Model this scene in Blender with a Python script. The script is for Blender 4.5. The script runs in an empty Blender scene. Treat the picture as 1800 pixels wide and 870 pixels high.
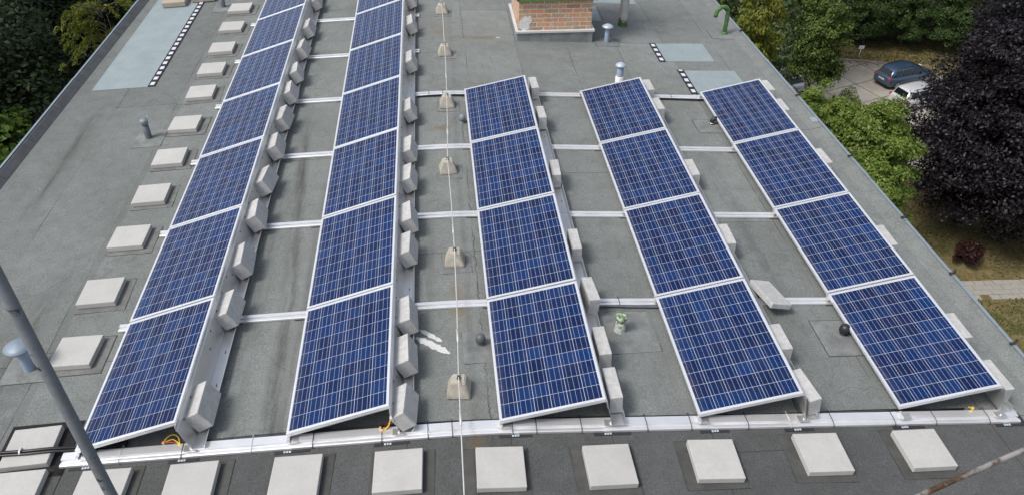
import bpy, bmesh, math, random
import numpy as np
from mathutils import Vector, Matrix
PI = math.pi
R = math.radians
rng = random.Random(7)
scn = bpy.context.scene
COL = scn.collection

# ------------------------------------------------------------------ helpers
class MB:
    """collects simple shapes and links them as ONE mesh object"""
    def __init__(s):
        s.bm = bmesh.new()
    def box(s, x0, x1, y0, y1, z0, z1, bevel=0.0, seg=2, M=None):
        vs = [s.bm.verts.new((x, y, z)) for x in (x0, x1) for y in (y0, y1) for z in (z0, z1)]
        q = [(0, 1, 3, 2), (4, 6, 7, 5), (0, 4, 5, 1), (2, 3, 7, 6), (0, 2, 6, 4), (1, 5, 7, 3)]
        fs = [s.bm.faces.new([vs[i] for i in f]) for f in q]
        if M is not None:
            for v in vs: v.co = M @ v.co
        if bevel:
            es = list({e for f in fs for e in f.edges})
            bmesh.ops.bevel(s.bm, geom=es, offset=bevel, segments=seg, profile=0.5, affect='EDGES')
        return s
    def poly(s, pts, flip=False):
        vs = [s.bm.verts.new(p) for p in (reversed(pts) if flip else pts)]
        s.bm.faces.new(vs); return s
    def slab(s, pts, t):
        """prism below a polygon given counter-clockwise"""
        a = [s.bm.verts.new(p) for p in pts]
        b = [s.bm.verts.new((p[0], p[1], p[2] - t)) for p in pts]
        s.bm.faces.new(a); s.bm.faces.new(list(reversed(b)))
        n = len(a)
        for i in range(n):
            j = (i + 1) % n
            s.bm.faces.new((a[i], b[i], b[j], a[j]))
        return s
    def sweep(s, prof, x0, x1, axis='x', closed=True, y_of=None, z_of=None):
        """extrude a 2D profile (list of (u, z)) between two stations"""
        rings = []
        for t in (x0, x1):
            oy = y_of(t) if y_of else 0; oz = z_of(t) if z_of else 0
            if axis == 'x': rings.append([s.bm.verts.new((t, u + oy, z + oz)) for u, z in prof])
            else: rings.append([s.bm.verts.new((u + oy, t, z + oz)) for u, z in prof])
        n = len(prof)
        for i in range(n if closed else n - 1):
            j = (i + 1) % n
            s.bm.faces.new((rings[0][i], rings[0][j], rings[1][j], rings[1][i]))
        if closed:
            s.bm.faces.new(rings[0]); s.bm.faces.new(list(reversed(rings[1])))
        return s
    def lathe(s, prof, seg=24, cx=0, cy=0):
        rings = []
        for r, z in prof:
            rings.append([s.bm.verts.new((cx + max(r, 1e-4) * math.cos(2 * PI * k / seg), cy + max(r, 1e-4) * math.sin(2 * PI * k / seg), z)) for k in range(seg)])
        for a, b in zip(rings, rings[1:]):
            for k in range(seg):
                f = s.bm.faces.new((a[k], a[(k + 1) % seg], b[(k + 1) % seg], b[k])); f.smooth = True
        return s
    def tube(s, pts, rad, seg=8, cap=True):
        pts = [Vector(p) for p in pts]
        rads = rad if isinstance(rad, (list, tuple)) else [rad] * len(pts)
        up = Vector((0, 0, 1)); rings = []
        prev = None
        for i, p in enumerate(pts):
            d = (pts[min(i + 1, len(pts) - 1)] - pts[max(i - 1, 0)]).normalized()
            if prev is None:
                a = d.cross(up)
                if a.length < 1e-3: a = d.cross(Vector((1, 0, 0)))
                a.normalize()
            else:
                a = (prev - d * prev.dot(d)).normalized()
            prev = a
            b = d.cross(a)
            rings.append([s.bm.verts.new(p + (a * math.cos(2 * PI * k / seg) + b * math.sin(2 * PI * k / seg)) * rads[i]) for k in range(seg)])
        for a, b in zip(rings, rings[1:]):
            for k in range(seg):
                f = s.bm.faces.new((a[k], a[(k + 1) % seg], b[(k + 1) % seg], b[k])); f.smooth = True
        if cap:
            s.bm.faces.new(list(reversed(rings[0]))); s.bm.faces.new(rings[-1])
        return s
    def build(s, name, mat, parent=None, label=None):
        bmesh.ops.recalc_face_normals(s.bm, faces=s.bm.faces)
        me = bpy.data.meshes.new(name); s.bm.to_mesh(me); s.bm.free()
        return link(name, me, mat, parent, label)

def link(name, me, mat, parent=None, label=None):
    if mat is not None and not me.materials: me.materials.append(mat)
    o = bpy.data.objects.new(name, me); COL.objects.link(o)
    if parent is not None: o.parent = parent
    if label: o['label'] = label
    return o
def empty(name, loc=(0, 0, 0), rot=(0, 0, 0), parent=None):
    o = bpy.data.objects.new(name, None); COL.objects.link(o)
    o.empty_display_size = 0.1
    o.location = loc; o.rotation_euler = rot
    if parent is not None: o.parent = parent
    return o
def tag(o, label=None, cat=None, group=None, kind=None):
    if label: o['label'] = label
    if cat: o['category'] = cat
    if group: o['group'] = group
    if kind: o['kind'] = kind
    return o
def dup(root):
    r = root.copy(); COL.objects.link(r)
    for ch in list(root.children):
        c = ch.copy(); COL.objects.link(c); c.parent = r
        c.matrix_parent_inverse = ch.matrix_parent_inverse
        for g in ch.children:
            d = g.copy(); COL.objects.link(d); d.parent = c
    return r
ORD = ['first', 'second', 'third', 'fourth', 'fifth', 'sixth', 'seventh', 'eighth', 'ninth', 'tenth', 'eleventh', 'twelfth', 'thirteenth', 'fourteenth']

# ------------------------------------------------------------------ node helper
class NT:
    def __init__(s, name):
        s.m = bpy.data.materials.new(name); s.m.use_nodes = True
        s.t = s.m.node_tree; s.t.nodes.clear()
        s.out = s.n('ShaderNodeOutputMaterial')
    def n(s, typ, **kw):
        nd = s.t.nodes.new(typ)
        for k, v in kw.items(): setattr(nd, k, v)
        return nd
    def put(s, sock, v):
        if isinstance(v, bpy.types.NodeSocket): s.t.links.new(v, sock)
        elif v is not None:
            if isinstance(v, (tuple, list)) and len(v) == 3 and sock.type == 'RGBA': v = (*v, 1)
            sock.default_value = v
    def math(s, op, a, b=None, c=None, clamp=False):
        nd = s.n('ShaderNodeMath', operation=op); nd.use_clamp = clamp
        s.put(nd.inputs[0], a); s.put(nd.inputs[1], b)
        if c is not None: s.put(nd.inputs[2], c)
        return nd.outputs[0]
    def mix(s, f, a, b, typ='MIX'):
        nd = s.n('ShaderNodeMix', data_type='RGBA', blend_type=typ)
        s.put(nd.inputs[0], f); s.put(nd.inputs[6], a); s.put(nd.inputs[7], b)
        return nd.outputs[2]
    def noise(s, vec, scale, detail=3, rough=.55, dim='3D', dist=0):
        nd = s.n('ShaderNodeTexNoise', noise_dimensions=dim)
        if vec is not None: s.put(nd.inputs['Vector'], vec)
        nd.inputs['Scale'].default_value = scale; nd.inputs['Detail'].default_value = detail
        nd.inputs['Roughness'].default_value = rough; nd.inputs['Distortion'].default_value = dist
        return nd.outputs['Fac']
    def wn(s, a, dim='1D'):
        nd = s.n('ShaderNodeTexWhiteNoise', noise_dimensions=dim)
        s.put(nd.inputs['W' if dim == '1D' else 'Vector'], a)
        return nd.outputs['Value']
    def ramp(s, f, lo, hi, a=0.0, b=1.0, clamp=True):
        nd = s.n('ShaderNodeMapRange'); nd.clamp = clamp
        s.put(nd.inputs[0], f); s.put(nd.inputs[1], lo); s.put(nd.inputs[2], hi); s.put(nd.inputs[3], a); s.put(nd.inputs[4], b)
        return nd.outputs[0]
    def obj(s):
        return s.n('ShaderNodeTexCoord').outputs['Object']
    def xyz(s, v):
        nd = s.n('ShaderNodeSeparateXYZ'); s.put(nd.inputs[0], v); return nd.outputs
    def comb(s, x=0, y=0, z=0):
        nd = s.n('ShaderNodeCombineXYZ'); s.put(nd.inputs[0], x); s.put(nd.inputs[1], y); s.put(nd.inputs[2], z); return nd.outputs[0]
    def rand(s):
        return s.n('ShaderNodeObjectInfo').outputs['Random']
    def bsdf(s, col, rough=.7, metal=0, spec=.5, bump=None, bstr=.3, bdist=.01, **kw):
        p = s.n('ShaderNodeBsdfPrincipled')
        s.put(p.inputs['Base Color'], col); s.put(p.inputs['Roughness'], rough); s.put(p.inputs['Metallic'], metal)
        s.put(p.inputs['Specular IOR Level'], spec)
        for k, v in kw.items(): s.put(p.inputs[k], v)
        if bump is not None:
            b = s.n('ShaderNodeBump'); b.inputs['Strength'].default_value = bstr; b.inputs['Distance'].default_value = bdist
            s.put(b.inputs['Height'], bump); s.t.links.new(b.outputs[0], p.inputs['Normal'])
        return p.outputs[0]
    def done(s, shader):
        s.t.links.new(shader, s.out.inputs[0]); return s.m

def scalecol(c, k): return tuple(min(1, v * k) for v in c)
def simple(name, col, rough=.6, metal=0, var=.15, scale=8, spec=.5, bstr=0.0, fine=None, rvar=0.0):
    t = NT(name); o = t.obj()
    if var:
        n1 = t.noise(o, scale, 4, .6)
        c = t.mix(t.ramp(n1, .3, .7), scalecol(col, 1 - var), scalecol(col, 1 + var))
    else: c = col
    if rvar:
        c = t.mix(t.math('MULTIPLY', t.rand(), rvar), c, scalecol(col, .45))
    b = t.noise(o, fine or scale * 10, 3, .6) if bstr else None
    return t.done(t.bsdf(c, rough, metal, spec, b, bstr, .004))

# ------------------------------------------------------------------ roof shape
SL, XR = 0.04625, 0.968
def h(x): return -SL * math.sqrt((x - XR) ** 2 + .0625)   # low ridge, softly rounded
def roll(x): return -math.atan(SL) if x < XR else math.atan(SL)
YF, YB = -9.0, 26.0
def xl(y): return -5.21 + .014 * (y - 7)
def xr_(y): return 6.62 - .012 * (y - 4)
G = -19.5

# ------------------------------------------------------------------ materials
def mat_felt():
    t = NT('felt_roofing'); o = t.obj(); x, y, z = t.xyz(o)
    wob = t.math('MULTIPLY', t.math('SUBTRACT', t.noise(o, .8, 2), .5), .05)
    xs = t.math('ADD', t.math('SUBTRACT', x, 2.235), wob)
    xs = t.math('DIVIDE', xs, .94)
    si = t.math('FLOOR', xs); sf = t.math('SUBTRACT', xs, si)
    # each sheet is laid in lengths of about 6 m
    yo = t.math('ADD', t.math('DIVIDE', y, 5.7), t.math('MULTIPLY', t.wn(si), 7.3))
    yi = t.math('FLOOR', yo); yf = t.math('SUBTRACT', yo, yi)
    tone = t.wn(t.math('ADD', t.math('MULTIPLY', si, 3.7), t.math('MULTIPLY', yi, 11.3)))
    c = t.mix(tone, (.212, .226, .218), (.250, .265, .256))
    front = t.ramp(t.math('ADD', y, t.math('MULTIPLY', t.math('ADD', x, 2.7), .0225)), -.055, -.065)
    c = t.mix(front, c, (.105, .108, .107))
    c = t.mix(t.ramp(x, -3.30, -3.32), c, t.mix(1, c, (.86, .86, .86), 'MULTIPLY'))  # left sheets toned down, painting the corner vignette into the felt
    ring = t.math('ABSOLUTE', t.math('SUBTRACT', t.noise(o, .75, 3, .55), .55))
    c = t.mix(t.ramp(ring, .0, .007, .28, 0), c, (.10, .10, .092))
    big = t.noise(o, .55, 4, .6)
    c = t.mix(t.ramp(big, .35, .7), t.mix(1, c, (.80, .80, .79), 'MULTIPLY'), c)
    mid = t.noise(o, 5, 5, .65)
    c = t.mix(t.ramp(mid, .3, .72, 0, .75), c, t.mix(1, c, (.72, .72, .70), 'MULTIPLY'))
    # granules
    gr = t.noise(o, 95, 3, .8)
    c = t.mix(t.ramp(gr, .36, .66), t.mix(1, c, (.58, .59, .60), 'MULTIPLY'), t.mix(1, c, (1.38, 1.38, 1.37), 'MULTIPLY'))
    # dirt streaks along the sheets (where water runs and people walk)
    st = None
    sn = t.noise(t.comb(t.math('MULTIPLY', x, 9), t.math('MULTIPLY', y, .8), 0), 1, 5, .65)
    for xc, w, k, y0, y1 in ((-1.05, .075, .8, -2, 6.5), (-.80, .04, .4, -2, 5), (-1.3, .1, .35, -1, 5), (-3.7, .1, .55, -3, 3.3), (-4.62, .09, .6, 3.5, 7.5), (4.62, .1, .35, 1, 5), (.55, .16, .32, .5, 4), (-4.1, .35, .3, -4, 2.5), (1.25, .12, .35, -4, 7), (2.9, .25, .2, -1, 4), (-2.0, .3, .3, -5, -.1)):
        xd = t.math('SUBTRACT', x, xc) if xc != -1.05 else t.math('SUBTRACT', x, t.math('MULTIPLY_ADD', y, -.05, -.90))
        d = t.math('DIVIDE', t.math('ADD', xd, t.math('MULTIPLY', wob, 2.5)), w)
        g = t.math('POWER', 2.718, t.math('MULTIPLY', t.math('MULTIPLY', d, d), -1))
        g = t.math('MULTIPLY', g, t.math('MULTIPLY', t.ramp(y, y0, y0 + 1.2), t.ramp(y, y1, y1 - 1.2)))
        g = t.math('MULTIPLY', g, k)
        st = g if st is None else t.math('ADD', st, g)
    st = t.math('MULTIPLY', st, t.ramp(sn, .36, .62), clamp=True)
    c = t.mix(st, c, (.055, .054, .050))
    # rusty run-off stains near the concrete feet of the wire
    rs = None
    for px, py, rx, ry in ((.98, -.42, .07, .5), (.9, 1.65, .1, .35), (.82, 5.55, .12, .12), (.86, 9.3, .12, .25), (1.5, 8.9, .5, .06)):
        dx = t.math('DIVIDE', t.math('SUBTRACT', x, px), rx); dy = t.math('DIVIDE', t.math('SUBTRACT', y, py), ry)
        g = t.math('POWER', 2.718, t.math('MULTIPLY', t.math('ADD', t.math('MULTIPLY', dx, dx), t.math('MULTIPLY', dy, dy)), -1))
        rs = g if rs is None else t.math('ADD', rs, g)
    rs = t.math('MULTIPLY', rs, t.ramp(mid, .3, .65, .1, .75), clamp=True)
    c = t.mix(rs, c, (.17, .115, .055))
    # overlap seams of the sheets
    jag = t.math('MULTIPLY', t.math('SUBTRACT', t.noise(o, 14, 3), .5), .02)
    sfj = t.math('ADD', sf, jag)
    seam = t.math('MULTIPLY', t.ramp(sfj, .003, .009), t.ramp(sfj, .999, .995))
    pres = t.ramp(t.noise(o, .9, 2), .44, .55)
    seamd = t.math('MULTIPLY', t.math('SUBTRACT', 1, seam), t.math('MULTIPLY_ADD', pres, .6, .15))
    cs = t.math('MULTIPLY', t.ramp(yf, .0006, .0022, 1, 0), .8)
    crack = t.math('ABSOLUTE', t.math('ADD', t.math('SUBTRACT', x, 1.125), t.math('MULTIPLY', t.math('SUBTRACT', t.noise(t.comb(0, y, 0), 7, 6, .75), .5), .16)))
    crack = t.math('MULTIPLY', t.math('MULTIPLY', t.ramp(crack, .003, .008, .75, 0), t.ramp(t.noise(o, 1.6, 2), .40, .55, .15, 1)), t.math('MULTIPLY', t.ramp(y, -.6, -.2), t.ramp(y, 6.4, 5.6)))
    line = t.math('MAXIMUM', t.math('MAXIMUM', seamd, cs), crack, clamp=True)
    c = t.mix(line, c, (.03, .03, .03))
    # specks of white paint and bird droppings
    vo = t.n('ShaderNodeTexVoronoi', feature='F1'); t.put(vo.inputs['Vector'], o); vo.inputs['Scale'].default_value = 1.6
    sp = t.math('MULTIPLY', t.ramp(vo.outputs['Distance'], .012, .02, 1, 0), t.ramp(t.wn(vo.outputs['Position'], '3D'), .62, .63))
    c = t.mix(sp, c, (.55, .55, .53))
    hgt = t.math('SUBTRACT', gr, t.math('MULTIPLY', line, 1.5))
    return t.done(t.bsdf(c, .92, 0, .25, hgt, .5, .004))

def mat_pad(name, col, outline=False):
    t = NT(name); o = t.obj()
    c = t.mix(t.ramp(t.noise(o, 6, 4, .65), .35, .68), scalecol(col, .72), scalecol(col, 1.15))
    gr = t.noise(o, 110, 2, .7)
    c = t.mix(t.ramp(gr, .3, .7), t.mix(1, c, (.7, .7, .7), 'MULTIPLY'), t.mix(1, c, (1.2, 1.2, 1.2), 'MULTIPLY'))
    c = t.mix(t.math('MULTIPLY', t.rand(), .3), c, scalecol(col, .7))
    if outline:
        gx, gy, gz = t.xyz(t.n('ShaderNodeTexCoord').outputs['Generated'])
        jg = t.math('MULTIPLY', t.math('SUBTRACT', t.noise(o, 13, 4, .7), .5), .03)
        ex = t.math('SUBTRACT', .5, t.math('ABSOLUTE', t.math('SUBTRACT', gx, .5))); ey = t.math('SUBTRACT', .5, t.math('ABSOLUTE', t.math('SUBTRACT', gy, .5)))
        c = t.mix(t.ramp(t.math('ADD', t.math('MINIMUM', ex, ey), jg), .010, .020, .85, 0), c, (.04, .04, .038))
    return t.done(t.bsdf(c, .92, 0, .25, gr, .4, .003))

def mat_paver(name, col, dark, rough_=False):
    t = NT(name); o = t.obj(); r = t.rand()
    ov = t.n('ShaderNodeVectorMath', operation='ADD'); t.put(ov.inputs[0], o)
    t.put(ov.inputs[1], t.comb(t.math('MULTIPLY', r, 37), t.math('MULTIPLY', r, 91), 0)); v = ov.outputs[0]
    c = t.mix(t.ramp(t.noise(v, 4, 5, .65), .3, .7), col, scalecol(col, .86))
    c = t.mix(t.math('MULTIPLY', r, .45), c, scalecol(col, .80))
    c = t.mix(t.ramp(t.noise(v, 2.6, 5, .7), .54, .70, 0, .35), c, scalecol(col, .72))
    c = t.mix(t.ramp(t.noise(v, 26, 6, .8), .60, .70, 0, .30), c, scalecol(dark, .8))
    x, y, z = t.xyz(o)
    # grime towards the foot of the slab's sides and scuffs on top
    g2 = t.noise(v, 38, 4, .7)
    c = t.mix(t.ramp(g2, .42, .75, 0, .22), c, dark)
    sc = t.noise(v, 9, 6, .75, dist=1.5)
    c = t.mix(t.ramp(sc, .67, .73, 0, .55), c, scalecol(col, 1.25))
    if rough_:
        c = t.mix(t.ramp(t.noise(v, 17, 6, .75), .40, .66, 0, .45), c, dark)
        c = t.mix(t.ramp(t.noise(v, 3, 3, .6), .52, .62, 0, .3), c, scalecol(col, .62))
    pits = t.noise(v, 160, 2, .6)
    c = t.mix(t.ramp(pits, .60, .70, 0, .35), c, dark)
    return t.done(t.bsdf(c, .88, 0, .3, t.math('ADD', t.math('MULTIPLY', pits, -.6), g2), .25, .003))

def mat_cells():
    """60-cell polycrystalline laminate, laid out in the panel's own metres"""
    t = NT('solar_cells'); o = t.obj(); x, y, z = t.xyz(o)
    px, py = .1568, .1592
    u = t.math('DIVIDE', t.math('SUBTRACT', x, .0246), px); v = t.math('DIVIDE', t.math('SUBTRACT', y, .029), py)
    ui = t.math('FLOOR', u); vi = t.math('FLOOR', v)
    uf = t.math('SUBTRACT', u, ui); vf = t.math('SUBTRACT', v, vi)
    r = t.rand()
    cid = t.math('ADD', t.math('MULTIPLY_ADD', ui, 1.37, t.math('MULTIPLY', vi, 17.13)), t.math('MULTIPLY', r, 517))
    a = t.wn(cid); b = t.wn(t.math('ADD', cid, 71.7))
    c = t.mix(a, (.0018, .0085, .044), (.0024, .024, .104))
    c = t.mix(t.math('MULTIPLY', b, .35), c, (.004, .006, .050))
    c = t.mix(t.math('MULTIPLY', r, .3), c, (.003, .020, .084))
    vo = t.n('ShaderNodeTexVoronoi', feature='F1'); t.put(vo.inputs['Vector'], o); vo.inputs['Scale'].default_value = 70
    fl = t.wn(vo.outputs['Position'], '3D')
    c = t.mix(t.ramp(fl, 0, 1, 0, .35), c, t.mix(1, c, (1.9, 1.8, 1.6), 'MULTIPLY'))
    def near(f, c0, w):  # line of half width w round c0
        return t.math('LESS_THAN', t.math('ABSOLUTE', t.math('SUBTRACT', f, c0)), w)
    bus = t.math('MAXIMUM', t.math('MAXIMUM', near(uf, .19, .0075), near(uf, .5, .0075)), near(uf, .81, .0075))
    gu = t.math('SUBTRACT', 1, near(uf, .5, .5 - .0125)); gv = t.math('SUBTRACT', 1, near(vf, .5, .5 - .0105))
    c = t.mix(t.math('MULTIPLY', bus, .85), c, (.43, .46, .53))
    c = t.mix(t.math('MAXIMUM', gu, gv), c, (.46, .485, .55))
    out = t.math('MAXIMUM', t.math('MAXIMUM', t.math('LESS_THAN', u, 0), t.math('GREATER_THAN', u, 6)), t.math('MAXIMUM', t.math('LESS_THAN', v, 0), t.math('GREATER_THAN', v, 10)))
    c = t.mix(out, c, (.46, .485, .55))
    dust = t.noise(o, 3, 4, .6)
    rough = t.ramp(dust, .3, .7, .14, .24)
    c = t.mix(t.ramp(dust, .3, .8, .0, .03), c, (.4, .4, .38))
    edge = t.math('MULTIPLY', t.ramp(x, .10, .022), t.ramp(t.noise(o, 14, 4, .7), .35, .7))
    c = t.mix(t.math('MULTIPLY', edge, .22), c, (.30, .29, .26))
    vd = t.n('ShaderNodeTexVoronoi', feature='F1'); ov = t.n('ShaderNodeVectorMath', operation='ADD'); t.put(ov.inputs[0], o); t.put(ov.inputs[1], t.comb(t.math('MULTIPLY', r, 53), t.math('MULTIPLY', r, 29), 0)); t.put(vd.inputs['Vector'], ov.outputs[0]); vd.inputs['Scale'].default_value = 1.1
    drop = t.math('MULTIPLY', t.ramp(t.math('ADD', vd.outputs['Distance'], t.math('MULTIPLY', t.noise(o, 60, 3), .012)), .016, .020, 1, 0), t.math('GREATER_THAN', t.wn(vd.outputs['Position'], '3D'), .72))
    c = t.mix(t.math('MULTIPLY', drop, .8), c, (.5, .5, .47))
    return t.done(t.bsdf(c, rough, 0, .18))

def mat_metal(name, col, rough, metal=1.0, streak=True):
    t = NT(name); o = t.obj()
    n1 = t.noise(o, 3, 4, .6)
    c = t.mix(t.ramp(n1, .3, .7), scalecol(col, .9), scalecol(col, 1.05))
    return t.done(t.bsdf(c, rough, metal, .5))

def mat_brick():
    t = NT('red_brick'); o = t.obj(); x, y, z = t.xyz(o)
    v = t.comb(t.math('ADD', x, y), z, 0)
    br = t.n('ShaderNodeTexBrick', offset=.5); t.put(br.inputs['Vector'], v)
    br.inputs['Scale'].default_value = 1; br.inputs['Brick Width'].default_value = .265; br.inputs['Row Height'].default_value = .083
    br.inputs['Mortar Size'].default_value = .009; br.inputs['Mortar Smooth'].default_value = .3; br.inputs['Bias'].default_value = 0
    br.inputs['Color1'].default_value = (0, 0, 0, 1); br.inputs['Color2'].default_value = (1, 1, 1, 1); br.inputs['Mortar'].default_value = (0, 0, 0, 1)
    tone = t.n('ShaderNodeSeparateColor'); t.put(tone.inputs[0], br.outputs['Color'])
    cr = t.n('ShaderNodeValToRGB'); t.put(cr.inputs[0], tone.outputs[0])
    e = cr.color_ramp.elements
    e[0].position = 0; e[0].color = (.20, .10, .06, 1); e[1].position = 1; e[1].color = (.62, .22, .10, 1)
    for p, c in ((.3, (.44, .28, .15, 1)), (.5, (.55, .20, .09, 1)), (.7, (.62, .30, .15, 1))):
        k = e.new(p); k.color = c
    n = t.noise(o, 26, 5, .7)
    c = t.mix(t.ramp(n, .42, .70, 0, .75), cr.outputs[0], (.62, .42, .28))
    n5 = t.noise(o, 7, 6, .75)
    c = t.mix(t.ramp(n5, .46, .64, 0, .85), c, t.mix(t.ramp(n, .4, .6), (.30, .22, .13), (.55, .50, .42)))
    mort = t.mix(t.ramp(n, .3, .7), (.50, .47, .42), (.66, .63, .58))
    c = t.mix(br.outputs['Fac'], c, mort)
    pl = t.noise(o, 2.2, 5, .6)
    plz = t.math('MULTIPLY', t.ramp(pl, .5, .55), t.ramp(z, .78, .95))
    c = t.mix(plz, c, (.62, .60, .57))
    lo = t.math('MULTIPLY', t.ramp(z, .27, .20), t.ramp(n, .35, .6))
    c = t.mix(lo, c, (.45, .40, .34))
    hh = t.math('ADD', t.math('MULTIPLY', br.outputs['Fac'], -1), t.math('MULTIPLY', n, .5))
    return t.done(t.bsdf(c, .9, 0, .2, hh, .6, .008))

def mat_patch():
    t = NT('pale_felt'); o = t.obj()
    c = t.mix(t.ramp(t.noise(o, 3, 4, .6), .3, .7), (.235, .282, .292), (.278, .328, .338))
    gr = t.noise(o, 90, 2, .7)
    c = t.mix(t.ramp(gr, .3, .7), t.mix(1, c, (.8, .8, .8), 'MULTIPLY'), t.mix(1, c, (1.15, 1.15, 1.15), 'MULTIPLY'))
    return t.done(t.bsdf(c, .9, 0, .25, gr, .3, .003))

def mat_edgeprint():
    t = NT('printed_lap'); o = t.obj(); x, y, z = t.xyz(o)
    f = t.math('FRACT', t.math('DIVIDE', y, .205)); g = t.math('ABSOLUTE', t.math('SUBTRACT', x, .06))
    m = t.math('MULTIPLY', t.math('LESS_THAN', t.math('ABSOLUTE', t.math('SUBTRACT', f, .5)), .27), t.math('LESS_THAN', g, .034))
    c = t.mix(m, (.014, .014, .016), (.60, .60, .66))
    return t.done(t.bsdf(c, .6, 0, .4))

def mat_mossy(name, base, moss, lo, hi):
    t = NT(name); o = t.obj(); x, y, z = t.xyz(o)
    n = t.noise(o, 22, 5, .7)
    f = t.math('ADD', t.ramp(z, lo, hi, 1, 0), t.math('MULTIPLY', t.math('SUBTRACT', n, .5), 1.6))
    c = t.mix(t.ramp(t.noise(o, 6, 4), .3, .7), base, scalecol(base, .8))
    m = t.mix(t.ramp(t.noise(o, 55, 4, .7), .42, .6), moss, (.05, .05, .04))
    c = t.mix(t.ramp(f, .45, .6), c, m)
    return t.done(t.bsdf(c, .8, 0, .3, n, .3, .004))

def mat_rust(name, base, rust, lo=.5, hi=.62, scale=9):
    t = NT(name); o = t.obj()
    n = t.noise(o, scale, 6, .72)
    c = t.mix(t.ramp(t.noise(o, 30, 4, .6), .3, .7), scalecol(base, .85), scalecol(base, 1.1))
    c = t.mix(t.ramp(n, lo, hi), c, t.mix(t.ramp(t.noise(o, 60, 3), .35, .65), rust, scalecol(rust, .4)))
    return t.done(t.bsdf(c, .6, .1, .4, n, .2, .004))

def mat_leaf(name, dark, light, alt=None, trans=.22, rough=.5, spec=.3):
    t = NT(name)
    at = t.n('ShaderNodeAttribute', attribute_name='tone'); sp = t.n('ShaderNodeSeparateColor'); t.put(sp.inputs[0], at.outputs['Color'])
    c = t.mix(sp.outputs[0], dark, light)
    if alt: c = t.mix(t.ramp(sp.outputs[1], .8, .95), c, alt)
    b = t.bsdf(c, rough, 0, spec)
    tr = t.n('ShaderNodeBsdfTranslucent'); t.put(tr.inputs[0], t.mix(1, c, (1.25, 1.35, .7), 'MULTIPLY'))
    mx = t.n('ShaderNodeMixShader'); mx.inputs[0].default_value = trans
    t.t.links.new(b, mx.inputs[1]); t.t.links.new(tr.outputs[0], mx.inputs[2])
    return t.done(mx.outputs[0])

def mat_ground():
    t = NT('dry_grass_ground'); o = t.obj(); x, y, z = t.xyz(o)
    n1 = t.noise(o, .22, 5, .62); n2 = t.noise(o, 1.3, 5, .7); n3 = t.noise(o, 7, 5, .75)
    c = t.mix(t.ramp(n1, .43, .70), (.175, .138, .065), (.075, .092, .026))
    c = t.mix(t.ramp(n2, .40, .62, 0, .85), c, (.215, .175, .095))
    c = t.mix(t.ramp(n3, .35, .65), t.mix(1, c, (.55, .58, .5), 'MULTIPLY'), t.mix(1, c, (1.3, 1.25, 1.2), 'MULTIPLY'))
    # under the woods: leaf mould instead of grass
    wood = t.math('MAXIMUM', t.ramp(x, -6, -9), t.ramp(t.math('ADD', y, t.math('MULTIPLY', n2, 3)), 52, 54))
    c = t.mix(wood, c, t.mix(n3, (.02, .016, .01), (.05, .04, .022)))
    return t.done(t.bsdf(c, .95, 0, .15, n3, .8, .06))

def mat_concrete_lot():
    t = NT('concrete_slabs'); o = t.obj(); x, y, z = t.xyz(o)
    n = t.noise(o, 1.1, 5, .65); n2 = t.noise(o, 12, 4, .7)
    c = t.mix(t.ramp(n, .3, .7), (.30, .28, .24), (.42, .395, .345))
    c = t.mix(t.ramp(n2, .35, .7, 0, .5), c, (.25, .225, .185))
    cs, sn = math.cos(R(20)), math.sin(R(20))
    w = t.math('MULTIPLY', t.math('SUBTRACT', t.noise(o, 1.7, 4, .7), .5), .28)
    a = t.math('ADD', t.math('ADD', t.math('MULTIPLY', x, cs), t.math('MULTIPLY', y, sn)), w)
    b = t.math('ADD', t.math('ADD', t.math('MULTIPLY', x, -sn), t.math('MULTIPLY', y, cs)), w)
    fa = t.math('FRACT', t.math('DIVIDE', a, 3.0)); fb = t.math('FRACT', t.math('DIVIDE', b, 2.4))
    j = t.math('MAXIMUM', t.math('LESS_THAN', fa, .028), t.math('LESS_THAN', fb, .035))
    c = t.mix(t.math('MULTIPLY', j, .75), c, (.06, .05, .03))
    d = t.math('GREATER_THAN', t.noise(o, 30, 3, .6), .66)
    c = t.mix(t.math('MULTIPLY', d, .4), c, (.11, .06, .03))
    return t.done(t.bsdf(c, .9, 0, .25, n2, .3, .01))

def mat_paint(name, col):
    t = NT(name)
    return t.done(t.bsdf(t.mix(t.ramp(t.noise(t.obj(), 4, 3), .3, .7), scalecol(col, .92), col), .32, .35, .5, None, **{'Coat Weight': .8, 'Coat Roughness': .06}))

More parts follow.
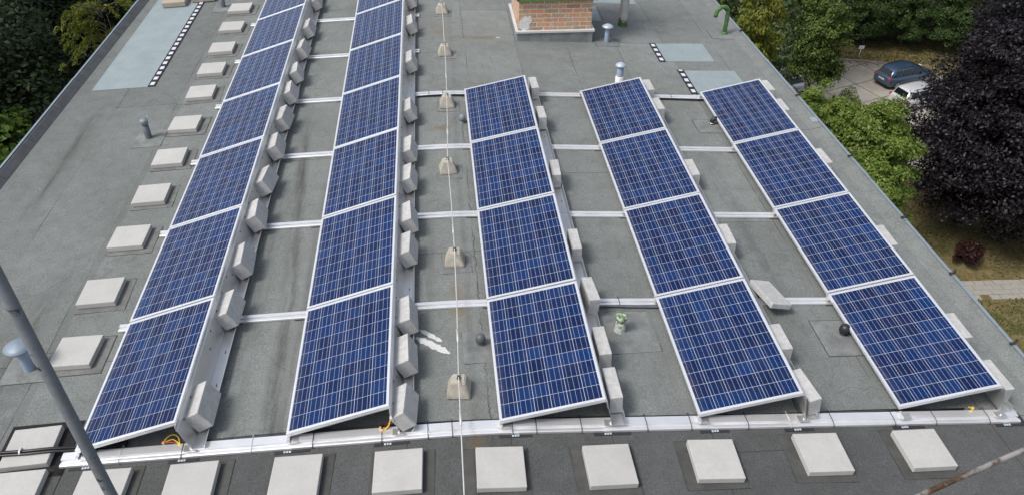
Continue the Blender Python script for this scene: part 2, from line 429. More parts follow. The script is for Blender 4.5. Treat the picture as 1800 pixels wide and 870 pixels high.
M = dict(
    felt=mat_felt(), pad=mat_pad('felt_pad_grey', (.19, .192, .184), True), paddark=mat_pad('felt_pad_dark', (.088, .088, .083), True), collar=mat_pad('felt_collar', (.215, .225, .218), True), strip=mat_pad('edge_strip_felt', (.24, .25, .245)), padblack=mat_pad('felt_pad_black', (.022, .022, .024)),
    paver=mat_paver('paver_concrete', (.50, .49, .465), (.28, .28, .25)), block=mat_paver('block_concrete', (.57, .565, .55), (.26, .255, .24), True),
    pyr=mat_paver('foot_concrete', (.55, .51, .43), (.17, .15, .11), True), beige=mat_paver('beige_slab', (.42, .37, .30), (.2, .17, .13)),
    cells=mat_cells(), frame=mat_metal('anodised_frame', (.80, .81, .82), .38, .55), rail=mat_metal('rail_aluminium', (.92, .92, .92), .30, .62),
    sheet=mat_metal('sheet_aluminium', (.74, .74, .73), .34, .85), back=simple('white_backsheet', (.6, .6, .6), .5, var=.03),
    rubber=simple('black_rubber', (.022, .022, .024), .7, var=.2), print=simple('pale_print', (.42, .47, .52), .6, var=.25, scale=30),
    cable=simple('black_cable', (.016, .016, .018), .38, var=.2), tie=simple('tie_black', (.02, .02, .02), .5, var=.1), tieclear=simple('tie_white', (.6, .6, .62), .4, var=.05),
    brick=mat_brick(), white=simple('white_paint', (.70, .70, .68), .7, var=.1, scale=20), plaster=simple('white_plaster', (.66, .65, .62), .85, var=.12, scale=18, bstr=.5),
    flash=mat_metal('white_flashing', (.62, .63, .62), .45, .2), green=mat_rust('green_steel_paint', (.055, .16, .045), (.05, .07, .03), .55, .7),
    patch=mat_patch(), lap=mat_edgeprint(), bluepipe=mat_metal('blue_grey_pipe', (.27, .34, .43), .5, .1), vignettecap=mat_metal('vignetted_blue_cap', (.23, .28, .335), .5, .2), bluecap=mat_metal('pale_blue_cap', (.42, .49, .56), .45, .2),
    greypipe=simple('grey_plastic_pipe', (.10, .115, .13), .55, var=.25, scale=12), greycap=simple('grey_plastic_cap', (.20, .225, .25), .5, var=.15),
    dome=simple('dark_plastic_dome', (.10, .105, .115), .45, var=.15), blackdome=simple('black_plastic_dome', (.022, .022, .024), .4, var=.15),
    mosspipe=mat_mossy('mossy_white_pipe', (.50, .50, .47), (.10, .21, .06), .0, .3), mossbend=mat_rust('mossy_green_bend', (.085, .19, .055), (.10, .085, .06), .5, .64, 12),
    mosscan=mat_mossy('mossy_vent_can', (.46, .48, .44), (.17, .31, .12), .6, -.3), mast=mat_rust('grey_mast_paint', (.165, .18, .195), (.03, .027, .024), .565, .62, 6),
    rusty=mat_rust('rusty_white_rail', (.30, .29, .275), (.11, .06, .03), .44, .56, 9), edge=mat_metal('blue_grey_trim', (.36, .43, .47), .4, .6),
    edgefelt=mat_pad('edge_felt', (.105, .11, .116)), wire=mat_metal('white_wire', (.58, .57, .54), .5, .2), clip=simple('clip_dark', (.04, .035, .03), .6, var=.2),
    wall=simple('render_wall', (.42, .40, .36), .9, var=.08), ground=mat_ground(), lot=mat_concrete_lot(), kerb=simple('kerb_stone', (.22, .21, .19), .9, var=.25, scale=3, bstr=.4),
    slabs=mat_paver('path_slabs', (.37, .35, .31), (.18, .165, .12)), yellow=simple('yellow_lead', (.75, .52, .03), .45, var=.05), red=simple('red_lead', (.55, .05, .03), .45, var=.05), orange=simple('orange_plug', (.75, .42, .18), .45, var=.05),
    bark=simple('bark', (.075, .06, .045), .95, var=.4, scale=3, bstr=.7, fine=12), barkdark=simple('dark_bark', (.035, .03, .026), .95, var=.4, scale=3, bstr=.7, fine=12),
    tyre=simple('tyre', (.018, .018, .018), .8, var=.1), rim=mat_metal('wheel_rim', (.45, .46, .48), .35, .9), glass=simple('car_glass', (.008, .011, .014), .05, var=0, spec=.6),
    redlamp=simple('red_lamp', (.48, .012, .012), .15, var=0), plate=simple('number_plate', (.7, .7, .66), .5, var=0), platedark=simple('plate_ink', (.02, .02, .02), .5, var=0), trim=simple('black_trim', (.02, .02, .022), .5, var=0),
)

# ------------------------------------------------------------------ sky, sun, camera
SUN_EL, SUN_AZ = R(55), R(-112)       # azimuth measured from +Y towards +X
w = bpy.data.worlds.new('World'); scn.world = w; w.use_nodes = True
nt = w.node_tree; nt.nodes.clear()
sky = nt.nodes.new('ShaderNodeTexSky'); sky.sky_type = 'NISHITA'; sky.sun_disc = False
sky.sun_elevation = SUN_EL; sky.sun_rotation = SUN_AZ
sky.air_density = 1.0; sky.dust_density = 4.0; sky.ozone_density = 1.0; sky.altitude = 200
hs = nt.nodes.new('ShaderNodeHueSaturation'); hs.inputs['Saturation'].default_value = .58
bg = nt.nodes.new('ShaderNodeBackground'); bg.inputs['Strength'].default_value = .13
wo = nt.nodes.new('ShaderNodeOutputWorld')
nt.links.new(sky.outputs[0], hs.inputs['Color']); nt.links.new(hs.outputs[0], bg.inputs[0]); nt.links.new(bg.outputs[0], wo.inputs[0])
sl = bpy.data.lights.new('sun', 'SUN'); sl.energy = 1.65; sl.angle = R(16); sl.color = (1, .975, .94)
so = bpy.data.objects.new('sun', sl); COL.objects.link(so)
sd = Vector((math.sin(SUN_AZ) * math.cos(SUN_EL), math.cos(SUN_AZ) * math.cos(SUN_EL), math.sin(SUN_EL)))
so.rotation_euler = sd.to_track_quat('Z', 'Y').to_euler(); so.location = (-10, 0, 20)
cam = bpy.data.cameras.new('camera'); co = bpy.data.objects.new('camera', cam); COL.objects.link(co)
CAM = Vector((.78576, -4.59996, 5.65649))
co.location = CAM; co.rotation_euler = (R(51.8965), R(-.8699), R(-5.6024))
cam.sensor_width = 36; cam.sensor_fit = 'HORIZONTAL'; cam.lens = 36 * 1345.28 / 1800
cam.clip_start = .05; cam.clip_end = 600
scn.camera = co
scn.view_settings.view_transform = 'Standard'; scn.view_settings.look = 'None'
scn.view_settings.exposure = 0.47; scn.view_settings.gamma = 1; scn.view_settings.use_curve_mapping = False
scn.cycles.max_bounces = 5; scn.cycles.diffuse_bounces = 3; scn.cycles.glossy_bounces = 3; scn.cycles.transparent_max_bounces = 4
scn.cycles.use_denoising = True

# ------------------------------------------------------------------ ground and setting
g = MB()
nx = 24
xs_ = [-160 + 320 * i / nx for i in range(nx + 1)]; ys_ = [-60 + 320 * i / nx for i in range(nx + 1)]
gv = [[g.bm.verts.new((x, y, G)) for y in ys_] for x in xs_]
for i in range(nx):
    for j in range(nx): g.bm.faces.new((gv[i][j], gv[i + 1][j], gv[i + 1][j + 1], gv[i][j + 1]))
tag(g.build('ground', M['ground']), kind='structure')
lot = [(22, 50.6), (22, 33), (41, 33), (40.6, 42), (38.9, 45.4), (37.1, 47.3), (33.6, 48.6)]
tag(MB().slab([(x, y, G + .03) for x, y in lot], .2).build('parking_lot', M['lot']), kind='structure')
kb = MB()
kp = [(22, 50.6), (33.6, 48.6), (37.1, 47.3), (38.9, 45.4), (40.6, 42), (41, 33)]
for (xa, ya), (xb, yb) in zip(kp, kp[1:]):
    d = Vector((xb - xa, yb - ya)); L = d.length; n = max(1, round(L / 1.0)); d.normalize(); ang = math.atan2(d.y, d.x)
    for i in range(n):
        c = Vector((xa, ya)) + d * (L * (i + .5) / n)
        Mx = Matrix.Translation((c.x, c.y, G)) @ Matrix.Rotation(ang, 4, 'Z')
        kb.box(-L / n / 2 + .01, L / n / 2 - .01, .0, .14, -.1, .15 + rng.uniform(-.01, .01), .012, 1, Mx)
tag(kb.build('kerb', M['kerb']), kind='structure')
# slab footpath across the lawn
pt = MB()
pc, pa = Vector((27.0, 22.0)), math.atan2(-.11, 3.03)
for i in range(-12, 40):
    for j in range(4):
        if rng.random() < .06: continue
        u = i * .5 + (.25 if j % 2 else 0); v = (j - 1.5) * .36
        Mx = Matrix.Translation((pc.x + u * math.cos(pa) - v * math.sin(pa), pc.y + u * math.sin(pa) + v * math.cos(pa), G)) @ Matrix.Rotation(pa + rng.uniform(-.03, .03), 4, 'Z')
        pt.box(-.24, .24, -.172, .172, -.04, .035 + rng.uniform(-.012, .012), .012, 1, Mx)
tag(pt.build('path', M['slabs']), kind='structure')

# ------------------------------------------------------------------ the building
bld = tag(empty('apartment_building', (0, 0, G)), 'building whose flat grey felt roof carries all the solar panels', 'building')
UP = Matrix.Translation((0, 0, -G))
def bpart(mb, name, mat, parent=None, label=None):
    """a part of the building, modelled in world metres"""
    o = mb.build(name, mat, parent or bld, label)
    if parent is None: o.location = (0, 0, -G)
    return o
rf = MB()
NY = 14
cols = []
for i in range(NY + 1):
    y = YF + (YB - YF) * i / NY
    cols.append([rf.bm.verts.new((x, y, h(x))) for x in (xl(y), -3.0, XR - .9, XR - .5, XR - .3, XR - .15, XR, XR + .15, XR + .3, XR + .5, XR + .9, 3.8, xr_(y))])
for a, b in zip(cols, cols[1:]):
    for k in range(12): rf.bm.faces.new((a[k], a[k + 1], b[k + 1], b[k]))
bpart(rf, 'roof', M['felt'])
wl = MB(); wl.slab([(xl(YF) - .05, YF, h(xl(YF)) - .05), (xr_(YF) + .15, YF, h(xl(YF)) - .05), (xr_(YB) + .15, YB, h(xl(YB)) - .05), (xl(YB) - .05, YB, h(xl(YB)) - .05)], 19.1)
bpart(wl, 'wall', M['wall'])
# raised felt kerb and metal drip edge on the left, folded trim on the right
le = MB(); lm = MB(); re_ = MB(); rm = MB()
NJ = 35
for i in range(NJ):
    y0 = YF + (YB - YF) * i / NJ; y1 = YF + (YB - YF) * (i + 1) / NJ - .012
    f = lambda xfun, dx, y: xfun(y) + dx
    def band(mb, xfun, prof, yy0, yy1):
        rr = []
        for y in (yy0, yy1):
            rr.append([mb.bm.verts.new((xfun(y) + dx, y, h(xfun(y)) + dz)) for dx, dz in prof])
        n = len(prof)
        for k in range(n): mb.bm.faces.new((rr[0][k], rr[0][(k + 1) % n], rr[1][(k + 1) % n], rr[1][k]))
        mb.bm.faces.new(rr[0]); mb.bm.faces.new(list(reversed(rr[1])))
    wv = rng.uniform(-.004, .004)
    band(le, xl, [(.0, .006), (-.10, .075 + wv), (-.13, .08 + wv), (-.13, -.05), (.0, -.05)], y0, y1)
    band(lm, xl, [(-.126, .085 + wv), (-.126, .092 + wv), (-.156, .094 + wv), (-.156, -.10), (-.148, -.10), (-.148, .085 + wv)], y0, y1 + .008)
    band(re_, xr_, [(-.02, .003), (.10, .030 + wv * .5), (.20, .045 + wv * .5), (.20, -.05), (-.02, -.05)], y0, y1 + .012)
    band(rm, xr_, [(.185, .052 + wv), (.185, .060 + wv), (.222, .064 + wv), (.222, -.12), (.212, -.12), (.212, .052 + wv)], y0, y1 + .008)
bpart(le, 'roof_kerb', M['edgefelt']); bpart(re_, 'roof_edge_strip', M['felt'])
bpart(lm, 'edge_trim', M['edge']); bpart(rm, 'edge_trim', M['edge'])
for y in (-2.3, .72, 1.9, 3.05, 4.6, 6.55, 9.3, 12.4):
    c = MB(); x = xr_(y) + .19
    c.box(x - .035, x + .03, y - .012, y + .012, h(x) + .07, h(x) + .095, .003, 1); c.box(x + .02, x + .036, y - .012, y + .012, h(x) + .07, h(x) + .14, .003, 1)
    bpart(c, 'edge_clip', M['clip'])
c = MB(); x = xr_(5.75) + .13; c.box(x - .05, x + .045, 5.66, 5.80, h(x) + .03, h(x) + .075, .004, 1)
bpart(c, 'joint_plate', M['sheet'])

def sheet_on_roof(mb, pts, dz, t=.004):
    mb.slab([(x, y, h(x) + dz) for x, y in pts], t); return mb
# new pale felt patches with a printed lap along one edge
def patch(pts, lapx=None, ly0=0, ly1=0, wdt=.12):
    p = bpart(sheet_on_roof(MB(), pts, .007, .006), 'felt_patch', M['patch'])
    if lapx is not None:
        e = sheet_on_roof(MB(), [(0, 0)], 0) if False else MB()
        o_x = lapx
        e.slab([(0, 0, 0), (wdt, 0, 0), (wdt, ly1 - ly0, 0), (0, ly1 - ly0, 0)], .003)
        ob = e.build('printed_lap', M['lap'], p); ob.location = (o_x, ly0, h(o_x) + .012); ob.rotation_euler = (0, roll(o_x), 0)
patch([(-4.96, 7.66), (-4.04, 7.66), (-4.02, 16), (-4.93, 16)], -4.05, 7.66, 16)
patch([(4.88, 7.97), (5.81, 7.99), (5.82, 8.79), (4.82, 8.76)], 4.77, 7.95, 8.77)
patch([(5.12, 6.72), (6.08, 6.80), (6.05, 7.61), (5.07, 7.60)], 5.0, 6.70, 7.62)
patch([(3.3, 10.78), (4.99, 10.78), (4.95, 13.4), (3.3, 13.4)])
patch([(3.2, 9.81), (4.065, 9.82), (4.09, 10.62), (3.2, 10.62)])
def mat_brushed():
    t = NT('brushed_white_paint'); o = t.obj()
    n = t.noise(o, 55, 5, .75); n2 = t.noise(o, 9, 4, .7)
    f = t.math('ADD', n, t.math('MULTIPLY', t.math('SUBTRACT', n2, .5), .9))
    return t.done(t.bsdf(t.mix(t.ramp(f, .27, .38), (.20, .21, .205), (.60, .60, .585)), .8, 0, .3, n, .4, .004))
M['brushed'] = mat_brushed()
# brush strokes of white paint
def blotch(ax, ay, bx, by, wd, seed):
    r = random.Random(seed); d = Vector((bx - ax, by - ay)); n = Vector((-d.y, d.x)).normalized()
    up, dn = [], []
    for i in range(15):
        t = i / 14; e = min(1, 4 * t + .25, 4 * (1 - t) + .3)
        p = Vector((ax, ay)) + d * t
        up.append(p + n * wd * e * r.uniform(.7, 1.15)); dn.append(p - n * wd * e * r.uniform(.7, 1.15))
    pts = [(q.x, q.y) for q in dn + up[::-1]]
    bpart(sheet_on_roof(MB(), pts, .003, .002), 'paint_mark', M['brushed'])
blotch(.43, 1.17, .775, .90, .042, 1); blotch(.47, 1.28, .70, 1.08, .028, 2)
blotch(1.90, 8.93, 1.97, 8.90, .012, 4)
# felt collars round the pipes
def collar(x, y, wx, wy, rz=0, black=False, ox=0, oy=0, paver_=False):
    c, s = math.cos(rz), math.sin(rz)
    pts = [(x + ox + a * c - b * s, y + oy + a * s + b * c) for a, b in ((-wx / 2, -wy / 2), (wx / 2, -wy / 2), (wx / 2, wy / 2), (-wx / 2, wy / 2))]
    bpart(sheet_on_roof(MB(), pts, .005, .004), 'felt_pad', M['padblack' if black else ('paddark' if y < 0 else 'pad') if paver_ else 'collar'])

# ------------------------------------------------------------------ rails
XS = [-2.6, -.731, 1.198, 3.071, 5.081]; Y0 = [0, -.044, -.115, -.129, -.127]
PITCH, PW, PL = 1.67, .99, 1.65
T0 = R(15.06)
TILT = [T0 + math.atan(SL), T0 + math.atan(SL), T0 - math.atan(SL), T0 - math.atan(SL), T0 - math.atan(SL)]
NP = [8, 8, 4, 4, 4]
HX = [XS[i] + PW * math.cos(TILT[i]) for i in range(5)]           # x of the raised edge
HZ = [h(XS[i]) + .12 + PW * math.sin(TILT[i]) for i in range(5)]  # z of its top
ROWN = ['leftmost row', 'second row from the left', 'middle row', 'fourth row from the left', 'rightmost row']
def rail_y(k, x): return 1.672 * k + .02 - .0225 * (x + 2.7) + (0 if k else -.03)
def bracket(x, y, zt, low):
    """clamp that carries a panel corner; world metres"""
    b = MB(); z0 = h(x) + .052
    if low:
        b.box(x - .012, x + .012, y - .03, y + .055, z0, zt - .012, .002, 1); b.box(x - .002, x + .075, y - .03, y - .022, z0, zt - .03, .002, 1)
        b.box(x - .02, x + .085, y - .03, y + .04, z0 - .004, z0 + .004, .001, 1)
    else:
        b.box(x - .01, x + .10, y - .035, y + .04, z0 - .004, z0 + .006, .002, 1)
        b.tube([(x + .05, y - .0, z0), (x + .05, y - .0, z0 + .022)], .011, 6)
    return b
for k in range(9):
    full = k <= 4
    xa, xb = -2.735, (6.30 if k == 0 else 6.12 if full else .49)
    rt = tag(empty('mounting_rail', (xa, rail_y(k, xa), h(xa))), None, 'mounting rail', 'aluminium rails across the roof')
    nm = ['wide front aluminium rail with cables, along the near ends of all rows', 'aluminium rail under the first panel joints, with loose slab lying on it', 'aluminium rail under the second panel joints of all five rows', 'aluminium rail under the third panel joints of all five rows',
          'aluminium rail at the back ends of the three right rows, with grey cables', 'aluminium rail stub of the left two rows, first behind the short rows', 'aluminium rail stub of the left two rows, second behind the short rows', 'aluminium rail stub of the left two rows, third behind the short rows', 'aluminium rail stub of the left two rows, farthest back'][k]
    rt['label'] = nm
    W = .135 if k == 0 else .088
    if k == 0: prof = [(-W / 2, .006), (-W / 2, .030), (-W / 2 + .012, .033), (-W / 2 + .038, .033), (-W / 2 + .040, .018), (-W / 2 + .052, .018), (-W / 2 + .056, .05), (W / 2, .052), (W / 2, .006)]
    else: prof = [(-W / 2, .006), (-W / 2, .026), (-W / 2 + .004, .030), (-W / 2 + .030, .030), (-W / 2 + .032, .012), (-W / 2 + .044, .012), (-W / 2 + .046, .042), (W / 2, .042), (W / 2, .006)]
    m = MB(); inv = Vector((xa, rail_y(k, xa), h(xa)))
    st_ = [v for v in (XR - .7, XR - .4, XR - .2, XR, XR + .2, XR + .4, XR + .7) if v < xb]; st_ = [xa] + st_ + [xb]; parts = [st_]
    rr_ = [[m.bm.verts.new((x, u + rail_y(k, x), z + h(x))) for u, z in prof] for x in st_]
    for a, b in zip(rr_, rr_[1:]):
        for q in range(len(prof)): m.bm.faces.new((a[q], a[(q + 1) % len(prof)], b[(q + 1) % len(prof)], b[q]))
    m.bm.faces.new(rr_[0]); m.bm.faces.new(rr_[-1][::-1])
    def rchild(mb, name, mat):
        o = mb.build(name, mat, rt); o.location = -inv; return o
    rchild(m, 'profile', M['rail'])
    for i in range(5):
        if k > NP[i] or (k > 4 and i > 1): continue
        for hi in (0, 1):
            x = (XS[i] + .05) if not hi else HX[i] + .06
            y = rail_y(k, x)
            # protection mat under the rail
            ln = rng.uniform(.26, .36); ox = rng.uniform(-.06, .1)
            mm = MB(); e = .035 if k == 0 else .012
            mm.slab([(x + ox - ln / 2, y - W / 2 - e, h(x + ox - ln / 2) + .0055), (x + ox + ln / 2, y - W / 2 - e, h(x + ox + ln / 2) + .0055), (x + ox + ln / 2, y + W / 2 - .01, h(x + ox + ln / 2) + .0055), (x + ox - ln / 2, y + W / 2 - .01, h(x + ox - ln / 2) + .0055)], .005)
            mo = rchild(mm, 'rubber_mat', M['rubber'])
            if k == 0:
                pm = MB(); px = x + ox + rng.uniform(-.1, .0)
                for q in range(3): pm.slab([(px + q * .024 + dx, y - W / 2 - dy, h(px) + .0085) for dx, dy in ((0, .029), (.018, .029), (.018, .008), (0, .008))], .002)
                o = pm.build('mat_print', M['print'], mo)
            zt = (h(XS[i]) + .12 - .03) if not hi else 0
            rchild(bracket(XS[i] + .02 if not hi else HX[i] + .02, y, zt, not hi), 'bracket', M['sheet'])
    if k in (0, 1, 4):
        xs = []
        x = xa + .3
        while x < xb - .1:
            xs.append(x); x += rng.choice((.22, .42, .55, .62))
        for x in xs:
            if k == 1 and not 2.3 < x < 3.1: continue
            if k == 4 and not (.2 < x < 1.2 or 4.0 < x < 5.1): continue
            y = rail_y(k, x); tt = MB(); w2 = W / 2 + .004; hh = h(x)
            for (ya, za, yb_, zb) in ((-w2, .006, -w2, .036), (-w2, .036, -w2 + .05, .0545), (-w2 + .05, .0545, w2 + .03, .056), (w2 + .03, .056, w2 + .03, .006)):
                if k: za = za * .8; zb = zb * .8
                tt.tube([(x, y + ya, hh + za), (x + rng.uniform(-.004, .004), y + yb_, hh + zb)], .0035, 4)
            rchild(tt, 'cable_tie', M['tieclear' if rng.random() < .12 else 'tie'])

# ------------------------------------------------------------------ solar panels
def panel_proto():
    root = empty('solar_panel')
    f = MB(); F = .024; D = .040
    loops = [((0, 0), -D), ((0, 0), -.020), ((.003, .003), -.019), ((0, 0), -.016), ((0, 0), -.001), ((.001, .001), 0), ((F, F), 0), ((F, F), -.004), ((F, F), -.008), ((F - .018, F - .018), -.010), ((F - .018, F - .018), -D)]
    rings = []
    for (i, j), z in loops:
        rings.append([f.bm.verts.new(p) for p in ((i, j, z), (PW - i, j, z), (PW - i, PL - j, z), (i, PL - j, z))])
    for a, b in zip(rings, rings[1:] + rings[:1]):
        for q in range(4): f.bm.faces.new((a[q], a[(q + 1) % 4], b[(q + 1) % 4], b[q]))
    f.build('frame', M['frame'], root)
    l = MB(); l.box(F - .004, PW - F + .004, F - .004, PL - F + .004, -.0075, -.003)
    l.build('cell_laminate', M['cells'], root)
    j = MB(); j.box(PW / 2 - .06, PW / 2 + .06, PL - .18, PL - .08, -.03, -.008, .006)
    j.build('junction_box', M['rubber'], root)
    return root
pp = panel_proto(); first = True
ENDW = {0: 'nearest', 7: 'farthest'}
for i in range(5):
    for k in range(NP[i]):
        o = pp if first else dup(pp); first = False
        o.location = (XS[i], Y0[i] + PITCH * k + .01, h(XS[i]) + .12); o.rotation_euler = (R(rng.uniform(-.08, .08)), -TILT[i] + R(rng.uniform(-.15, .15)), 0)
        w_ = 'at the near end' if k == 0 else ('at the far end' if k == NP[i] - 1 else f'{ORD[k]} from the near end')
        tag(o, f'tilted blue solar panel {w_} of the {ROWN[i]}', 'solar panel', 'solar panels in five rows on the roof')

# ------------------------------------------------------------------ wind deflectors with ballast trays
for i in range(5):
    for k in range(NP[i]):
        y0 = Y0[i] + PITCH * k + .004; y1 = y0 + PITCH - .006
        if k == 0: y0 -= .05
        root = tag(empty('wind_deflector', (HX[i], y0, h(HX[i]))), f'wind deflector behind the {ORD[k]} panel from the front, {ROWN[i]}', 'wind deflector', 'aluminium deflectors along the raised panel edges')
        hz = HZ[i] - h(HX[i]) - .006; L = y1 - y0; b0 = .058
        bp = MB()
        a = [(.004, hz), (.010, hz), (.012, hz - .05), (.020, hz - .055), (.084, b0 + .006), (.078, b0 + .004), (.014, hz - .058), (.006, hz - .052)]
        bp.sweep(a, 0, L, 'y')
        bo = bp.build('back_plate', M['sheet'], root)
        for yy in (.16, .42, .55, L - .6, L - .42, L - .12):
            for zz in ((hz - .09,) if yy not in (.55, L - .6) else (hz * .55,)):
                tfrac = (hz - .055 - zz) / (hz - .061 - b0); xx = .020 + .064 * tfrac
                MB().box(xx - .002, xx + .0035, yy - .012, yy + .012, zz - .007, zz + .007, .002, 1).build('slot', M['rubber'], bo)
        tr = MB()
        a = [(.080, b0 + .003), (.182, b0 + .003), (.199, b0 + .045), (.207, b0 + .044), (.204, b0 + .038), (.188, b0 - .003), (.080, b0 - .003)]
        tr.sweep(a, 0, L, 'y'); to = tr.build('ballast_tray', M['sheet'], root)
        for yy in (.25, .75, 1.2): MB().box(.145, .153, yy - .02, yy + .02, b0 + .0022, b0 + .005).build('slot', M['rubber'], to)

# ------------------------------------------------------------------ ballast blocks
BLK = {0: [(.33, 0, 28, 1), (1.65, 0, 26, -2), (2.47, 0, 29, 2), (3.36, 0, 26, 4), (4.14, 0, 28, -4), (5.02, 0, 25, 3), (5.84, 0, 25, -5), (6.67, 0, 28, 2), (7.39, 0, 25, 6), (8.32, 0, 28, -2), (9.25, 0, 27, 0), (10.62, 0, 28, 3), (11.9, 0, 27, 0)],
       1: [(.09, .012, 33, -3), (.74, 0, 25, 2), (1.31, 0, 23, 2), (2.43, 0, 24, -2), (3.05, 0, 23, 3), (3.94, 0, 24, -2), (4.66, 0, 24, -3), (5.81, 0, 27, 2), (7.51, 0, 26, 0), (9.12, 0, 25, 3), (10.36, 0, 26, 0), (11.6, 0, 26, 0)],
       2: [(.17, 0, 4, 0), (.73, 0, 3, 1), (1.53, .012, -3, 5), (2.41, 0, 3, 0), (3.97, -.01, 2, -2), (5.52, 0, 2, 1), (6.50, .01, 3, 2)],
       3: [(.06, .01, 10, 8), (.72, 0, 3, 0), (2.47, 0, 3, -1), (3.97, 0, 3, 0), (5.82, 0, 3, 1), (6.47, 0, 2, 0)],
       4: [(.11, 0, 3, 3), (.82, .01, 3, 0), (2.41, 0, 3, 0), (4.27, 0, 3, 1), (5.83, 0, 3, 0), (6.50, .02, 3, 0)]}
bm_ = MB(); bm_.box(-.08, .08, -.19, .19, -.105, .105, .007, 2); bpro = bm_.build('ballast_block', M['block'])
first = True
for i in BLK:
    for n, (y, dx, ang, yaw) in enumerate(BLK[i]):
        o = bpro if first else bpro.copy()
        if not first: COL.objects.link(o)
        first = False
        # the block's lower left edge sits in the foot of the trough and it leans back on the deflector
        a = R(ang); ca, sa = math.cos(a), math.sin(a)
        bx = .086 + (.020 if i < 2 else -.008) + dx; bz = .068 if i < 2 else .064
        hw = .08 if i < 2 else .061
        x = HX[i] + bx + hw * ca - .105 * sa; z = h(HX[i]) + bz + hw * sa + .105 * ca
        o.location = (x, y, z); o.rotation_euler = (R(rng.uniform(-2, 2)), -a, R(yaw))
        s = rng.uniform(.97, 1.04); o.scale = (s * hw / .08, s, s)
        e_ = 'first from the front' if n == 0 else f'{ORD[n]} from the front'
        tag(o, f'grey concrete ballast block behind the {ROWN[i]}, {e_}', 'concrete block', 'concrete ballast blocks in the trays')
# loose pale slab lying on the rail behind the fourth row
sb = MB(); sb.box(-.135, .135, -.235, .235, 0, .07, .009, 2); o = sb.build('loose_slab', M['block'])
o.location = (4.375, 1.52, h(4.4) + .105); o.rotation_euler = (R(-5), R(17), R(9))
tag(o, 'loose pale slab lying askew on a rail beside the fourth row of panels', 'paver')

# ------------------------------------------------------------------ concrete pavers on felt pads
pv = MB(); pv.box(-.212, .212, -.212, .212, 0, .066, .006, 2); ppro = pv.build('concrete_paver', M['paver'])
first = True
def paver(x, y, label, rz=0, pad=(.56, .58, .03, -.02), black=False, grp='pale pavers round the panel rows'):
    global first
    o = ppro if first else ppro.copy()
    if not first: COL.objects.link(o)
    first = False
    o.location = (x, y, h(x) + .009); o.rotation_euler = (0, roll(x), R(rz)); tag(o, label, 'paver', grp)
    if pad: collar(x, y, pad[0], pad[1], R(rz + rng.uniform(-2, 2)), black, pad[2], pad[3], True)
PLc = [(-3.061, 1.36), (-3.104, 2.30), (-3.082, 3.316), (-3.062, 4.251), (-3.057, 5.189), (-3.069, 6.169), (-3.056, 7.211), (-3.063, 8.091), (-3.062, 8.971), (-3.071, 9.95), (-3.082, 10.92), (-3.08, 11.9), (-3.08, 12.9)]
for n, (x, y) in enumerate(PLc):
    paver(x, y, f'pale square paver in the line left of the panels, {ORD[n]} from the front', rng.uniform(-1.5, 1.5), (rng.uniform(.53, .58), rng.uniform(.5, .56), .045 + rng.uniform(-.01, .01), -.02))
paver(-3.05, .155, 'pale square paver on a black pad at lower left, cables crossing it', 1.5, (.66, .62, .03, .0), True)
paver(-3.02, -.33, 'pale square paver in the bottom left corner of the roof', 0, (.54, .52, .05, 0))
PBc = [(-2.27, -.40), (-1.507, -.42), (-.602, -.455), (.283, -.50), (1.167, -.56), (2.13, -.588), (3.099, -.58), (4.121, -.56), (5.11, -.565)]
for n, (x, y) in enumerate(PBc):
    paver(x, y, f'pale square paver in the near line before the front rail, {ORD[n]} from the left', rng.uniform(-1.2, 1.2) - .8, (rng.uniform(.54, .6), rng.uniform(.5, .56), (.03 if n < 4 else -.035), -.01))
for x, nm in ((-4.50, 'left'), (-4.02, 'right')):
    b = MB(); b.box(-.23, .23, -.25, .25, 0, .1, .01, 2); o = b.build('beige_slab', M['beige']); o.location = (x + (.06 if nm == 'right' else 0), 11.55 if nm == 'left' else 11.75, h(x) + .018); o.rotation_euler = (0, roll(x), R(2))
    tag(o, f'weathered beige slab on the long pale patch at top left, {nm} of the pair', 'slab', 'beige slabs at the top left')

# ------------------------------------------------------------------ lightning conductor
PY = [.385, 2.361, 4.345, 6.245, 8.164, 10.116, 12.1]
PX = [.848, .885, .868, .915, .935, .93, .95]
q = MB()
def frustum(mb):
    b0, b1, hh = .115, .062, .17
    lo = [mb.bm.verts.new((sx * b0, sy * b0, 0)) for sx, sy in ((-1, -1), (1, -1), (1, 1), (-1, 1))]
    l2 = [mb.bm.verts.new((sx * b0, sy * b0, .02)) for sx, sy in ((-1, -1), (1, -1), (1, 1), (-1, 1))]
    hi = [mb.bm.verts.new((sx * b1, sy * b1, hh)) for sx, sy in ((-1, -1), (1, -1), (1, 1), (-1, 1))]
    fs = [mb.bm.faces.new(list(reversed(lo))), mb.bm.faces.new(hi)]
    for a, b in ((lo, l2), (l2, hi)):
        for k in range(4): fs.append(mb.bm.faces.new((a[k], a[(k + 1) % 4], b[(k + 1) % 4], b[k])))
    es = list({e for f in fs for e in f.edges}); bmesh.ops.bevel(mb.bm, geom=es, offset=.009, segments=2, affect='EDGES')
frustum(q)
pr0 = empty('wire_foot'); q.build('concrete_foot', M['pyr'], pr0)
cl = MB(); cl.lathe([(0, .165), (.020, .165), (.020, .174), (.007, .176), (.007, .192), (.014, .193), (.014, .205), (0, .206)], 12); cl.build('wire_clamp', M['clip'], pr0)
for n, (x, y) in enumerate(zip(PX, PY)):
    o = pr0 if n == 0 else dup(pr0)
    o.location = (x, y + .01, h(x) + .004); o.rotation_euler = (0, 0, R(rng.uniform(-6, 6)))
    tag(o, f'small concrete pyramid foot under the white wire, {ORD[n]} from the front', 'wire support', 'concrete feet of the lightning wire')
    if n: collar(x, y, .34, .36, R(rng.uniform(-3, 3)), False, .02, -.02)
wm = MB(); pts = []
